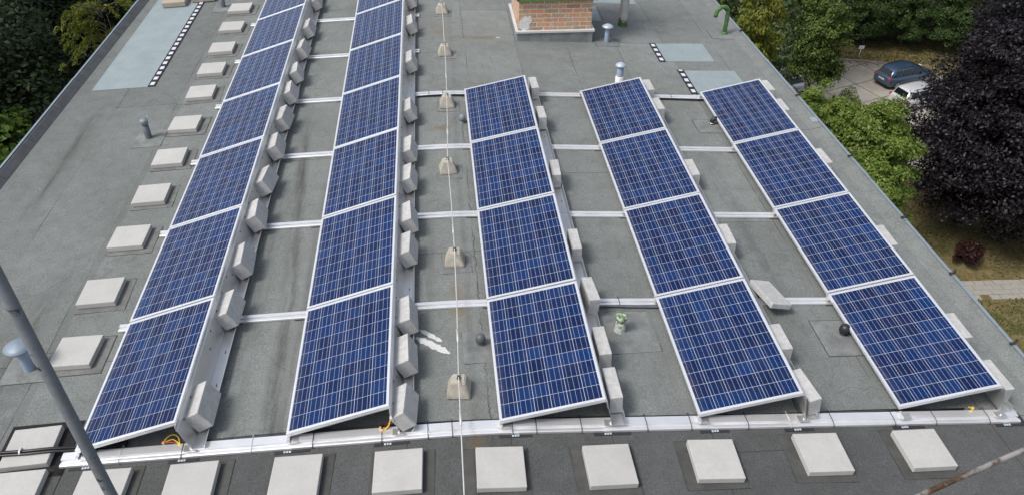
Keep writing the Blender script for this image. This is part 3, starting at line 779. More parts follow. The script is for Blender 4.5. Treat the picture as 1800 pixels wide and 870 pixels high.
yy = [-4.2, -2.0] + [v for a, b in zip(PY, PY[1:]) for v in (a, a + (b - a) * .5)] + [PY[-1], 14]
xx = [.83, .83] + [v for a, b in zip(PX, PX[1:]) for v in (a, (a + b) / 2 + .006)] + [PX[-1], .97]
for n, (x, y) in enumerate(zip(xx, yy)): pts.append((x, y, h(x) + (.203 if n % 2 == 0 else .190)))
wm.tube(pts, .0062, 8)
wr = wm.build('lightning_wire', M['wire']); tag(wr, 'thin white lightning conductor wire running along the roof ridge over small feet', 'wire')
for y in (-.1, .95, 2.75, 5.1, 6.9):
    x = np.interp(y, yy, xx); z = np.interp(y, yy, [p[2] for p in pts])
    b = MB(); b.tube([(x, y - .09, z), (x, y + .09, z)], .012, 8); b.build('wire_sleeve', M['wire'], wr)

# ------------------------------------------------------------------ vents and pipes
def mushroom(x, y, r, H, cr, label, base=None, cap='bluecap'):
    t = tag(empty('roof_vent', (x, y, h(x))), label, 'roof vent')
    MB().lathe([(r * 1.02, -.05), (r, .0), (r, H - .02), (r * .9, H - .015), (0, H - .015)], 20).build('pipe', M['bluepipe'], t)
    cp = MB().lathe([(0, H + .055), (cr * .2, H + .052), (cr * .6, H + .035), (cr, H + .008), (cr, H - .004), (cr * .95, H - .002), (r * .8, H + .006), (0, H + .006)], 24).build('cap', M[cap], t)
    st = MB()
    for k in range(3):
        a = 2 * PI * k / 3; st.box(r * .85 * math.cos(a) - .006, r * .85 * math.cos(a) + .006, r * .85 * math.sin(a) - .006, r * .85 * math.sin(a) + .006, H - .04, H + .01)
    st.build('strut', M['greypipe'], t)
    if base: MB().lathe([(r * 1.25, -.05), (r * 1.25, base), (r, base + .01)], 20).build('base_sleeve', M['white'], t)
mushroom(3.965, 8.80, .045, .30, .105, 'blue grey mushroom vent beside the brick chimney, with pale conical cap')
mushroom(3.82, 7.00, .055, .36, .09, 'blue grey capped vent just behind the fourth row of panels', .16)
mushroom(-3.49, 1.22, .052, .32, .135, 'blue grey vent with wide round cap at lower left near the mast', None, 'vignettecap')  # cap is a darkened copy of the pale blue one, vignette put into its colour
collar(-3.49, 1.22, .5, .4)
collar(3.965, 8.75, .45, .3)
for x, y, lb in ((-3.556, 5.90, 'dark grey plastic vent pipe beside the line of pavers on the left'), (-3.483, 11.18, 'dark grey plastic vent pipe near the top edge at left')):
    t = tag(empty('vent_pipe', (x, y, h(x))), lb, 'vent pipe')
    MB().lathe([(.05, -.03), (.048, .0), (.046, .24), (0, .24)], 20).build('pipe', M['greypipe'], t)
    MB().lathe([(.047, .235), (.056, .24), (.057, .29), (.05, .31), (0, .318)], 20).build('cap', M['greycap'], t)
    collar(x, y, .42, .5, R(2), False, .02, -.03)
t = tag(empty('chimney_pipe', (4.45, 9.62, h(4.45))), 'tall pale vent pipe with mossy green base right of the chimney', 'vent pipe')
MB().lathe([(.10, -.05), (.095, .0), (.088, .06), (.085, .12), (.083, .75), (.083, 1.5), (0, 1.5)], 24).build('pipe', M['mosspipe'], t)
MB().lathe([(.086, .70), (.093, .70), (.093, .76), (.086, .76)], 24).build('clamp_band', M['sheet'], t)
bp = MB(); arc = [(0, 0, -.05), (0, 0, .18), (0, 0, .42)] + [(-.13 + .13 * math.cos(a), 0, .42 + .13 * math.sin(a)) for a in [R(d) for d in range(15, 181, 15)]] + [(-.265, 0, .37)]
bp.tube(arc, .042, 12); t = tag(empty('bent_pipe', (6.42, 9.31, h(6.42)), (0, 0, R(12))), 'mossy green pipe bent over like a cane near the right roof edge', 'vent pipe')
bp.build('pipe', M['mossbend'], t)
MB().lathe([(.062, -.04), (.06, .04), (.043, .055)], 16).build('base_sleeve', M['mossbend'], t)
collar(6.38, 9.25, .55, .4)
t = tag(empty('vent_can', (2.596, 1.15, h(2.6))), 'small white and green mossy vent between the middle and fourth rows', 'roof vent')
MB().lathe([(.066, -.04), (.064, .01), (.055, .02), (.053, .12), (.048, .125), (0, .125)], 20).build('base', M['mosscan'], t)
MB().lathe([(.042, .12), (.042, .165), (0, .165)], 20).build('neck', M['mosscan'], t)
MB().lathe([(.055, .16), (.066, .185), (.064, .21), (.04, .218), (0, .214)], 20).build('cap', M['mosscan'], t)
collar(2.66, 1.12, .62, .62, R(3))
def dome(x, y, r, mat, label):
    t = tag(empty('roof_vent', (x, y, h(x))), label, 'roof vent')
    MB().lathe([(r * .75, -.03), (r * .7, .05), (0, .05)], 18).build('base', mat, t)
    MB().lathe([(r * .72, .045), (r, .05), (r * 1.02, .075), (r * .9, .11), (r * .6, .128), (r * .25, .135), (0, .136)], 22).build('cap', mat, t)
dome(1.096, 1.01, .052, M['dome'], 'small dark grey dome vent beside the near part of the middle row'); collar(1.12, .97, .42, .46, R(2))
dome(1.129, 5.69, .05, M['greycap'], 'small light grey dome vent at the back of the middle row')
dome(5.061, 1.01, .058, M['blackdome'], 'small black dome vent at the low edge of the rightmost row'); collar(5.0, .95, .5, .55)
t = tag(empty('cut_pipe', (5.03, 5.68, h(5.03))), 'black cut pipe end with clamp left of the rightmost row', 'vent pipe')
MB().tube([(0, 0, -.02), (0, 0, .05), (.02, 0, .09), (.07, -.01, .10)], .038, 14).build('pipe', M['blackdome'], t)
MB().lathe([(.04, .02), (.046, .02), (.046, .035), (.04, .035)], 18).build('clamp_band', M['sheet'], t); collar(5.02, 5.60, .55, .42)

# ------------------------------------------------------------------ brick chimney
cx0, cx1, cy0, cy1 = 2.27, 3.69, 8.77, 10.15
CZ = h(cx1) - .02
ch = tag(empty('brick_chimney', (cx0, cy0, CZ)), 'weathered brick chimney with green steel corset at the top of the roof', 'chimney')
MB().box(0, cx1 - cx0, 0, cy1 - cy0, .0, .24, .012, 1).build('felt_upstand', M['strip'], ch)
fl = MB(); e = .022
fl.sweep([(-e, .235), (-e, .27), (-.004, .275), (.03, .275), (.03, .245), (0, .243), (-e + .006, .235)], -e, cx1 - cx0 + e, 'x')
fl.box(-e, .03, .03, cy1 - cy0, .243, .275); fl.box(cx1 - cx0 - .03, cx1 - cx0 + e, .03, cy1 - cy0, .243, .275)
fl.build('flashing', M['flash'], ch)
MB().box(.035, cx1 - cx0 - .035, .035, cy1 - cy0 - .035, .2, 2.1, .004, 1).build('brickwork', M['brick'], ch)
pl = MB(); r = random.Random(3); ring = []
for k in range(22):
    a = 2 * PI * k / 22; rr = r.uniform(.75, 1.15); ring.append((.16 + .115 * rr * math.cos(a) + .04 * math.sin(a), .030, .41 + .15 * rr * math.sin(a)))
v1 = [pl.bm.verts.new((max(p[0], .037), p[1], p[2])) for p in ring]; v2 = [pl.bm.verts.new((max(p[0], .037), .038, p[2])) for p in ring]
pl.bm.faces.new(v1); pl.bm.faces.new(v2)
for k in range(22): pl.bm.faces.new((v1[k], v1[(k + 1) % 22], v2[(k + 1) % 22], v2[k]))
pl.build('plaster_patch', M['plaster'], ch)
st = MB(); zc = .86; WX, WY = cx1 - cx0, cy1 - cy0
for zc in (.86, 1.8):
    st.box(-.0, WX + .04, -.03, .03, zc - .03, zc - .022); st.box(-.0, WX + .04, .022, .03, zc - .022, zc + .03)
    st.box(-.005, .003, -.03, WY + .03, zc - .028, zc + .03); st.box(WX - .005, WX + .003, .03, WY + .03, zc - .028, zc + .03)
st.build('steel_band', M['green'], ch)
for x in (.24, WX - .22):
    MB().box(x - .022, x + .022, .012, .032, .84, 2.0, .003, 1).build('steel_upright', M['green'], ch)

# ------------------------------------------------------------------ mast, rusty handrail, cables
mx, my = -.665, -2.555
t = tag(empty('steel_mast', (mx, my, h(mx))), 'grey painted steel mast standing close by at lower left, dark rust spots', 'mast')
MB().lathe([(.0225, .0), (.0225, 8.0), (0, 8.0)], 24).build('tube', M['mast'], t)
MB().lathe([(.08, 0.004), (.08, .014), (.025, .016), (.025, .05)], 24).build('base_plate', M['mast'], t)
t = tag(empty('rusty_handrail', (1.16, -3.902, h(1.16))), 'rusty white metal handrail close by at the lower right corner', 'handrail')
zr = 4.19 - h(1.16)
MB().tube([(0, 0, zr), (.5, .157, zr), (.75, .236, zr + .003), (1.0, .314, zr), (1.75, .55, zr)], [.0062] * 5, 14).build('rail', M['rusty'], t)
for x in (.02, 1.73):
    MB().tube([(x, .3145 * x, -.07), (x, .3145 * x, zr)], .010, 12).build('post', M['rusty'], t)

cb = MB()
for dz, dy, r_ in ((.0, .0, .013), (.012, .022, .011), (.002, .035, .012)):
    cb.tube([(-4.4, .06 + dy, h(-4.4) + .02 + dz), (-3.6, .075 + dy, h(-3.6) + .03 + dz), (-3.33, .07 + dy, h(-3.3) + .085 + dz), (-3.05, .055 + dy, h(-3.05) + .09 + dz), (-2.84, .06 + dy, h(-2.84) + .088 + dz), (-2.7, .075 + dy, h(-2.7) + .055 + dz), (-2.55, .10 + dy, h(-2.55) + .03), (-2.2, .10 + dy, h(-2.2) + .02)], r_, 8)
o = cb.build('cable_bundle', M['cable']); tag(o, 'bundle of thick black cables crossing the paver at lower left', 'cable')
zt = MB(); zt.lathe([(.03, -.008), (.034, -.008), (.034, .008), (.03, .008)], 14); z_ = zt.build('cable_tie', M['tieclear'], o); z_.location = (-3.1, .082, h(-3.1) + .094); z_.rotation_euler = (0, R(90), 0)
fc = MB()
for n in range(3):
    pts = []
    x = -2.2
    while x <= 6.0:
        pts.append((x, rail_y(0, x) + .078 + .010 * n + .012 * math.sin(x * 2.1 + n * 1.7), h(x) + .012 + .008 * (n % 2) + .012 * (1 + math.sin(x * 1.3 + n)))); x += .2
    fc.tube(pts, .0065, 6)
tag(fc.build('cable_bundle', M['cable']), 'thin black cables strapped along the back of the front rail', 'cable')
def gcable(k, x0, x1, label, side=-1, mat='greypipe'):
    c = MB()
    for n in range(2):
        pts = []; x = x0
        while x <= x1 + .01:
            sag = .01 * math.sin((x - x0) * 5 + n)
            pts.append((x, rail_y(k, x) + side * (.058 + n * .017) + (sag if 0 < x - x0 else 0), h(x) + .02 + .006 * n)); x += .1
        c.tube(pts, .010, 8)
    tag(c.build('cable_bundle', M[mat]), label, 'cable')
gcable(1, 2.33, 3.25, 'grey cables strapped to the second rail behind the green vent')
gcable(4, .45, 1.5, 'dark cables strapped to the rail at the back of the middle row', -1, 'cable')
gcable(4, 4.15, 5.3, 'dark cables along the rail between the fourth and rightmost rows', -1, 'cable')
def smooth(P, n=6):
    P = [Vector(p) for p in P]; out = []
    for i in range(len(P) - 1):
        a, b, c, d = P[max(i - 1, 0)], P[i], P[i + 1], P[min(i + 2, len(P) - 1)]
        for k in range(n):
            t = k / n
            out.append(.5 * (2 * b + (c - a) * t + (2 * a - 5 * b + 4 * c - d) * t * t + (3 * b - a - 3 * c + d) * t ** 3))
    return out + [P[-1]]
def loop(x, y, z0, pts, label, leads):
    t = tag(empty('cable_connector', (x, y, h(x))), label, 'connector')
    for P, m in leads: MB().tube(smooth(P), .0055, 6).build('lead', M[m], t)
    for p, m in pts: MB().box(p[0] - .012, p[0] + .012, p[1] - .011, p[1] + .011, p[2] - .014, p[2] + .014, .004, 1).build('plug', M[m], t)
loop(-1.85, .055, .05, [((0, 0, .06), 'orange'), ((.15, -.03, .055), 'yellow')], 'yellow lead loop with plugs under the near panel of the leftmost row',
     [([(0, 0, .06), (.03, .03, .09), (.08, .05, .105), (.13, .03, .09), (.15, -.03, .055)], 'yellow'), ([(0, 0, .06), (.06, .0, .062), (.12, -.01, .055)], 'red'), ([(.0, 0, .055), (.08, .02, .075), (.15, -.03, .06)], 'yellow')])
loop(.13, -.04, .05, [((0, 0, .05), 'orange'), ((-.02, .02, .06), 'orange')], 'orange plugs on red leads under the near panel of the second row',
     [([(0, 0, .05), (.05, .03, .08), (.08, .07, .15)], 'red'), ([(.01, 0, .05), (.06, .02, .09), (.085, .07, .16)], 'yellow')])
loop(5.86, -.13, .05, [((0, 0, .075), 'yellow')], 'tiny yellow plug on the front rail under the rightmost row', [([(0, 0, .04), (.0, 0, .07), (-.02, .03, .06)], 'yellow')])

# ------------------------------------------------------------------ foliage
def leaf_object(name, P, N, size, tone, mat, parent=None, aspect=.55, rs=None, U=None):
    rs = rs or np.random.default_rng(1); n = len(P)
    N = N / (np.linalg.norm(N, axis=1, keepdims=True) + 1e-9)
    if U is None: U = rs.normal(size=(n, 3))
    U = U - N * (U * N).sum(1, keepdims=True); U /= (np.linalg.norm(U, axis=1, keepdims=True) + 1e-9)
    V = np.cross(N, U); s = np.asarray(size).reshape(-1, 1) * np.ones((n, 1))
    fold = N * s * .12
    v = np.stack([P - U * s * .5, P + V * s * .5 * aspect + fold, P + U * s * .5, P - V * s * .5 * aspect + fold], 1).reshape(-1, 3)
    me = bpy.data.meshes.new(name)
    me.vertices.add(4 * n); me.vertices.foreach_set('co', v.astype(np.float32).ravel())
    me.loops.add(4 * n); me.loops.foreach_set('vertex_index', np.arange(4 * n, dtype=np.int32))
    me.polygons.add(n); me.polygons.foreach_set('loop_start', np.arange(0, 4 * n, 4, dtype=np.int32))
    try: me.polygons.foreach_set('loop_total', np.full(n, 4, dtype=np.int32))
    except Exception: pass
    at = me.attributes.new('tone', 'FLOAT_COLOR', 'FACE')
    c = np.ones((n, 4), np.float32); c[:, 0] = np.clip(tone, 0, 1); c[:, 1] = rs.random(n); at.data.foreach_set('color', c.ravel())
    me.update(calc_edges=True); me.validate()
    return link(name, me, mat, parent)

def crown_points(rs, cen, rad, nclump, nleaf, rc, bottom=-.75, shell=.55, layer=.55, up=.5):
    """leaf clumps scattered through an uneven ellipsoid"""
    P, N, T, C = [], [], [], []
    lob = rs.normal(size=(7, 3)); lob /= np.linalg.norm(lob, axis=1, keepdims=True); la = rs.uniform(-.28, .22, 7)
    k = 0
    while k < nclump:
        d = rs.normal(size=3); d /= np.linalg.norm(d)
        if d[2] < bottom: continue
        r = rs.uniform(shell ** 3, 1) ** (1 / 3) * (1 + (la * np.clip(lob @ d, 0, 1) ** 3).sum() * 1.3) * rs.uniform(.9, 1.08)
        c = np.array(cen) + d * np.array(rad) * r
        q = rs.normal(size=(nleaf, 3)); q /= np.linalg.norm(q, axis=1, keepdims=True)
        rr = rs.uniform(.15, 1, nleaf) ** .5
        s = rc * rs.uniform(.65, 1.3)
        off = q * rr[:, None] * s; off[:, 2] *= layer; off[:, 2] -= .25 * (off[:, 0] ** 2 + off[:, 1] ** 2) / max(s, .1) * .6
        P.append(c + off); N.append(q * .5 + d * .35 + np.array([0, 0, up]) + rs.normal(size=(nleaf, 3)) * .45)
        T.append(np.clip(rs.normal(.45, .17) + rs.normal(0, .16, nleaf) + .12 * q[:, 2], 0, 1)); C.append(c); k += 1
    return np.concatenate(P), np.concatenate(N), np.concatenate(T), np.array(C)

def trunk_mesh(rs, base, top, r0, targets, lean=0.3):
    mb = MB(); b = Vector(base); t = Vector(top); pts = []
    for i in range(7):
        f = i / 6; pts.append(b.lerp(t, f) + Vector((rs.normal(0, lean * .25), rs.normal(0, lean * .25), 0)) * (0 if i == 0 else 1))
    mb.tube(pts, [r0 * (1.25 if i == 0 else 1 - .8 * i / 6) for i in range(7)], 10)
    for c in targets:
        c = Vector(c); f = min(.95, max(.25, (c.z - b.z) / max(.1, t.z - b.z) - .15)); i = int(f * 6)
        s = pts[i].lerp(pts[min(6, i + 1)], f * 6 - i); m = s.lerp(c, .5) + Vector((0, 0, .12 * (c - s).length))
        rr = r0 * (1 - .8 * f) * .5
        mb.tube([s, m, c], [rr, rr * .6, rr * .2], 6)
    return mb

def tree_proto(name, seed, H, rad, cz, ncl, nlf, rc, lsize, leafmat, barkmat, r0, shell=.5, layer=.55, aspect=.55, up=.5, bottom=-.75, off=(0, 0), extra=()):
    rs = np.random.default_rng(seed); root = empty(name)
    P, N, T, C = crown_points(rs, (off[0], off[1], cz), rad, ncl, nlf, rc, bottom, shell, layer, up)
    for c2, r2, n2 in extra:
        q = crown_points(rs, c2, r2, n2, nlf, rc, -.97, shell, layer, up); P, N, T, C = [np.concatenate(v) for v in zip((P, N, T, C), q)]
    tg = C[rs.choice(len(C), min(26, len(C)), replace=False)]
    trunk_mesh(rs, (0, 0, -.2), (0, 0, min(H * .9, cz + rad[2] * .7)), r0, tg).build('trunk', barkmat, root)
    leaf_object('crown', P, N, lsize * rs.uniform(.7, 1.35, len(P)), T, leafmat, root, aspect, rs)
    return root

def conifer_proto(name, seed, H, R0, leafmat, nwh=26, droop=.35, z0=.12, tw=.5, lsize=.26, per=26):
    rs = np.random.default_rng(seed); root = empty(name)
    mb = MB(); mb.tube([(0, 0, -.2), (0, 0, H * .5), (0, 0, H)], [H * .018, H * .011, .02], 8)
    P, N, T, U = [], [], [], []
    for w_ in range(nwh):
        f = w_ / (nwh - 1); z = H * (z0 + (1 - z0) * f ** .9); L = R0 * (1 - f) ** .8 + .25
        nb = int(7 + 6 * (1 - f))
        for b in range(nb):
            a = 2 * PI * (b + rs.random()) / nb; Lb = L * rs.uniform(.7, 1.15); ct = rs.normal(.45, .16)
            d = np.array([math.cos(a), math.sin(a), 0]); sd_ = np.array([-d[1], d[0], 0])
            n = int(per * (.4 + Lb / R0))
            t = rs.uniform(.12, 1, n); wd = tw * (1 - t * .8) * Lb * .5
            lat = rs.uniform(-1, 1, n) * wd
            p = d * (t * Lb)[:, None] + sd_ * lat[:, None]
            p[:, 2] = z + t * Lb * .15 - droop * Lb * t ** 2 - np.abs(lat) * .25 + rs.normal(0, .05, n)
            P.append(p); N.append(np.array([0, 0, 1]) + d * .35 + rs.normal(0, .3, (n, 3))); T.append(np.clip(ct + rs.normal(0, .15, n) + .15 * t, 0, 1))
            U.append(d + sd_ * (np.sign(lat) * .8)[:, None] + np.array([0, 0, -.3]))
            if b % 2 == 0: mb.tube([(0, 0, z), (d[0] * Lb * .8, d[1] * Lb * .8, z + Lb * .8 * .15 - droop * Lb * .64)], [.035, .01], 4)
    mb.build('trunk', M['barkdark'], root)
    P = np.concatenate(P); leaf_object('crown', P, np.concatenate(N), lsize * rs.uniform(.7, 1.4, len(P)), np.concatenate(T), leafmat, root, .36, rs, np.concatenate(U))
    return root

L = dict(
    light=mat_leaf('fresh_leaf', (.07, .115, .016), (.22, .30, .06), (.28, .34, .09), .34),
    mid=mat_leaf('green_leaf', (.038, .070, .012), (.14, .195, .04), (.19, .23, .07), .3),
    yellow=mat_leaf('yellow_leaf', (.10, .13, .018), (.26, .26, .045), None, .3),
    dull=mat_leaf('grey_green_leaf', (.04, .068, .022), (.115, .155, .055), (.15, .18, .08), .24),
    purple=mat_leaf('copper_leaf', (.0042, .003, .0045), (.0155, .0108, .0155), (.030, .023, .033), .10, .5, .3),
    dark=mat_leaf('shaded_leaf', (.006, .011, .005), (.020, .034, .013), (.026, .046, .015), .15, .6, .15),  # left wood: shade and vignette put into the low leaf colour
    fir=mat_leaf('fir_needles', (.011, .026, .010), (.034, .070, .022), (.042, .09, .026), .1),
    larch=mat_leaf('larch_needles', (.06, .082, .012), (.165, .185, .032), None, .3),
    maple=mat_leaf('maple_leaf', (.055, .11, .012), (.13, .22, .03), None, .35),
    deep=mat_leaf('deep_green_leaf', (.018, .042, .010), (.070, .120, .028), (.10, .15, .04), .25),
    red=mat_leaf('red_leaf', (.022, .007, .008), (.055, .014, .014), None, .2),
)
def put(proto, x, y, rz, s, label, group, cat='tree', z=G, used=[]):
    o = proto if proto.name not in used else dup(proto)
    used.append(proto.name)
    o.location = (x, y, z); o.rotation_euler = (0, 0, R(rz)); o.scale = (s, s, s) if not isinstance(s, tuple) else s
    return tag(o, label, cat, group)
GR, GLf = 'trees beyond the right roof edge', 'trees beyond the left roof edge'
# the copper beech
be = tree_proto('copper_beech', 11, 19, (5.3, 5.3, 7.4), 9.0, 640, 170, .9, .165, L['purple'], M['barkdark'], .42, .42, .5, .55, .6, -.96, (1.3, -.5), (((-.9, -.6, 5.4), (4.9, 4.9, 4.4), 330), ((2.5, -2.0, 4.8), (4.5, 4.5, 4.0), 240)))
put(be, 29.8, 27.8, 0, 1, 'huge dark purple copper beech on the lawn at right', None)
el = tree_proto('leafy_tree', 21, 10, (2.7, 2.7, 3.4), 6.8, 190, 115, .62, .19, L['light'], M['bark'], .16, .45, .4, .5, .7)
put(el, 20.7, 24.6, 0, (.85, .85, .92), 'fresh light green tree right of the roof edge, in front of the copper beech', GR)
put(el, 19.4, 27.8, 100, (.75, .75, .85), 'light green tree against the right roof edge, left of its brighter twin', GR)
put(el, 19.3, 21.9, 200, (.82, .82, .82), 'lowest light green tree, its crown showing just above the dry lawn', GR)
ml = tree_proto('broadleaf_tree', 31, 12, (2.7, 2.7, 4.2), 7.4, 200, 105, .70, .21, L['mid'], M['bark'], .2, .42, .5, .55, .5)
put(ml, 24.2, 38.0, 0, (.65, .65, .8), 'mid green broadleaf tree left of the concrete lot, before the parked cars', GR)
put(ml, 21.5, 41.0, 140, (.85, .85, .95), 'green tree just behind the broadleaf tree left of the lot, over a white car', GR)
du = tree_proto('dull_green_tree', 41, 14, (2.9, 2.9, 4.4), 9.0, 200, 105, .75, .22, L['dull'], M['bark'], .22, .45, .5, .55, .5)
put(du, 16.6, 32.0, 0, (.9, .9, 1.0), 'grey green tree beyond the upper right roof edge', GR)
put(du, 24.5, 45.5, 120, 1.12, 'tall grey green tree behind the left end of the concrete lot', GR)
put(du, 19.6, 46.5, 250, 1.15, 'grey green tree farthest up along the right roof edge', GR)
ye = tree_proto('yellow_green_shrub', 51, 9, (1.6, 1.6, 2.6), 10.2, 70, 95, .55, .19, L['yellow'], M['bark'], .13, .3, .5, .55, .5)
put(ye, 13.7, 24.5, 0, (.72, .72, 1.2), 'yellow green small tree touching the upper right roof edge', GR)
put(ye, 15.8, 34.2, 90, 1.12, 'yellow green tree at the very top of the right roof edge', GR)
bu = tree_proto('bushy_shrub', 61, 4, (1.7, 1.7, 1.9), 2.2, 90, 95, .5, .17, L['light'], M['bark'], .09, .3, .6, .5, .5)
put(bu, 29.0, 36.2, 0, (.8, .8, .85), 'upright bright green shrub in front of the parked cars', GR, 'shrub')
put(bu, 26.6, 37.0, 70, (.7, .7, .85), 'small green shrub at the near edge of the concrete lot', GR, 'shrub')
mb_ = tree_proto('green_bush', 71, 6, (2.4, 2.4, 3.0), 3.2, 150, 110, .62, .18, L['deep'], M['bark'], .12, .35, .55, .55, .5)
put(mb_, 35.3, 51.5, 0, (.72, .72, .85), 'large green bush behind the small white sign at the lot', GR, 'bush')
put(mb_, 38.4, 51.1, 140, (.7, .7, .75), 'low green bush on the verge between the sign and the blue car', GR, 'bush')
put(mb_, 41.4, 49.9, 80, (.75, .75, .8), 'green bush on the verge behind the blue car', GR, 'bush')
put(mb_, 45.3, 48.3, 170, (1.25, 1.25, 1.4), 'bright green bush between the copper beech and the firs', GR, 'bush')
put(mb_, 31.5, 54.4, 230, (.9, .9, .9), 'green bush on the verge left of the small sign', GR, 'bush')
fp = conifer_proto('fir_tree', 81, 22, 4.6, L['fir'], 30, .35, .03, .55, .26, 34)
for n, (x, y, s, lb) in enumerate(((41.0, 53.8, .9, 'dark fir directly behind the blue parked car'), (36.6, 54.6, .95, 'dark fir left of the others, behind the sign bush'), (45.5, 52.6, .9, 'dark fir right behind the green verge bush'), (52.5, 52, 1.1, 'dark fir half hidden behind the copper beech'), (40, 63, 1.15, 'dark fir in the second rank at top right'), (32.0, 56.0, 1.0, 'dark fir at the top edge, above the grey green trees'))):
    put(fp, x, y, 57 * n, s, lb, 'dark firs behind the parking lot')
put(ml, 25.5, 55, 60, (1.6, 1.6, 1.5), 'large green tree behind the left end of the parking lot', GR)
put(ml, 22.5, 57, 220, (1.5, 1.5, 1.4), 'large green tree in the far wood over the roof corner', GR)
put(du, 48, 62, 20, 1.6, 'big grey green tree at the back, right of the firs', GR)
put(ml, 52, 47, 300, (1.5, 1.5, 1.3), 'green tree peeping out behind the copper beech', GR)
# left wood
dk = tree_proto('dark_tree', 91, 17, (4.0, 4.0, 6.2), 10.8, 360, 130, .9, .19, L['dark'], M['barkdark'], .28, .5, .5, .55, .5)
for n, (x, y, s, lb) in enumerate(((-13.0, 17.5, .98, 'dark green tree nearest the left roof edge'), (-17.5, 26.5, 1.08, 'dark green tree in the middle of the left wood'), (-11.8, 29.0, 1.0, 'dark green tree behind the larch at top left'), (-24.5, 31.0, 1.2, 'dark green tree at the outer left of the wood'), (-19, 41, 1.3, 'tall dark green tree at the back of the left wood'), (-31, 45, 1.4, 'dark green tree in the far left corner'), (-12.5, 40, 1.1, 'dark green tree far behind the top left roof corner'), (-20, 18, .9, 'dark green tree at the left frame edge'))):
    put(dk, x, y, 71 * n, s, lb, GLf)
# larch with long pendulous yellow green shoots
def larch_proto():
    rs = np.random.default_rng(5); root = empty('larch_tree'); H = 18.4; mb = MB()
    mb.tube([(0, 0, -.2), (.2, 0, 9), (.1, .1, H)], [.26, .10, .01], 10)
    P, N, U, T = [], [], [], []
    for b in range(40):
        f = rs.random() ** .6; z = 12 + (H - 11.9) * f; a = rs.normal(PI, 1.1); Lb = (2.2 - 1.1 * f) * rs.uniform(.7, 1.15)
        d = np.array([math.cos(a), math.sin(a), 0]); ct = rs.normal(.55, .2)
        pts = []
        for t in np.linspace(0, 1, 6): pts.append(d * Lb * t + np.array([0, 0, z + .75 * Lb * t - .85 * Lb * t * t]))
        mb.tube([tuple(p) for p in pts], [.020, .018, .014, .010, .007, .004], 5)
        for s in range(9):
            t = rs.uniform(.15, 1); c = d * Lb * t + np.array([0, 0, z + .75 * Lb * t - .85 * Lb * t * t])
            sd_ = np.array([-d[1], d[0], 0]) * rs.choice((-1, 1)); ln = rs.uniform(.3, .75); n = int(26 * ln / .5)
            tt = rs.random(n); e = c + (d * .45 + sd_ * .5)[None] * (tt * ln)[:, None]; e[:, 2] += .12 * tt - .55 * ln * tt ** 1.8
            P.append(e + rs.normal(0, .022, (n, 3))); N.append(rs.normal(size=(n, 3)) + np.array([0, 0, .6])); U.append(rs.normal(size=(n, 3)) * .5 + d + np.array([0, 0, -.4])); T.append(np.clip(ct + rs.normal(0, .2, n), 0, 1))
    mb.build('trunk', M['bark'], root); P = np.concatenate(P)
    leaf_object('crown', P, np.concatenate(N), .11 * rs.uniform(.7, 1.4, len(P)), np.concatenate(T), L['larch'], root, .3, rs, np.concatenate(U))
    return root
put(larch_proto(), -6.75, 13.2, 0, (.75, .75, 1.0), 'yellow green larch with drooping shoots at the left roof edge', GLf)
ma = tree_proto('maple_tree', 101, 14, (1.35, 1.35, 1.5), 13.6, 40, 90, .55, .2, L['maple'], M['bark'], .2, .4, .4, .75, .8)
put(ma, -11.5, 15.2, 0, 1.0, 'bright green maple low at the left roof edge', GLf)
put(ye, -8.3, 22.6, 200, (.6, .6, 1.33), 'pale yellow green small tree at the top left roof corner', GLf)
# dark red shrub on the lawn
rd = tree_proto('red_shrub', 111, 2, (.66, .66, .72), .86, 60, 60, .26, .13, L['red'], M['barkdark'], .05, .2, .7, .5, .5)
put(rd, 27.9, 24.0, 0, .9, 'small dark red barberry shrub alone on the dry lawn', None, 'shrub')

# grass tufts and leaf litter that nobody could count
rs = np.random.default_rng(77)
n = 26000
gx = rs.uniform(17, 40, n); gy = rs.uniform(9, 33, n)
keep = np.abs((gy - 22.0) + .036 * (gx - 27)) > .7
den = np.sin(gx * .9 + 1.3 * np.sin(gy * .7)) + np.sin(gy * 1.1 + gx * .4)
keep &= den > rs.uniform(-1.6, 1.6, n)
P = np.stack([gx, gy, np.full(n, G + .05)], 1)[keep]; m_ = len(P)
go = leaf_object('grass', P, rs.normal(size=(m_, 3)) * np.array([1, 1, .35]), rs.uniform(.1, .24, m_), rs.random(m_), mat_leaf('lawn_grass', (.060, .075, .020), (.155, .135, .055), (.19, .16, .08), .2), None, .3, rs, np.array([0, 0, 1]) + rs.normal(0, .5, (m_, 3)))
tag(go, kind='stuff'); tag(go, 'short patchy grass, half dried, on the lawn right of the building', 'grass')
n = 16000
gx = rs.uniform(24, 44, n); gy = rs.uniform(47.5, 56, n); keep = (gy > 48.75 + (33.6 - gx) * .2) & (gy < 52)
P = np.stack([gx, gy, np.full(n, G + .08)], 1)[keep]; m_ = len(P)
go = leaf_object('ground_cover', P, rs.normal(size=(m_, 3)) + np.array([0, 0, .8]), rs.uniform(.07, .19, m_), rs.random(m_), mat_leaf('verge_weeds', (.05, .07, .018), (.16, .14, .05), (.17, .10, .05), .2), None, .5, rs)
tag(go, 'low dry weeds on the verge behind the kerb of the lot', 'weeds', None, 'stuff')
n = 3200
t_ = rs.random(n); gx = 24 + 16 * t_; gy = np.interp(gx, [22, 33.6, 37.1, 38.9, 40.6], [50.6, 48.6, 47.3, 45.4, 42]) - .05 - rs.exponential(.55, n)
P = np.stack([gx, gy, np.full(n, G + .045)], 1)
go = leaf_object('leaf_litter', P, rs.normal(size=(n, 3)) * .35 + np.array([0, 0, 1]), rs.uniform(.04, .10, n), rs.random(n), mat_leaf('dead_leaf', (.07, .035, .015), (.20, .11, .05), None, .1), None, .6, rs)
tag(go, 'brown fallen leaves along the kerb of the parking lot', 'leaf litter', None, 'stuff')

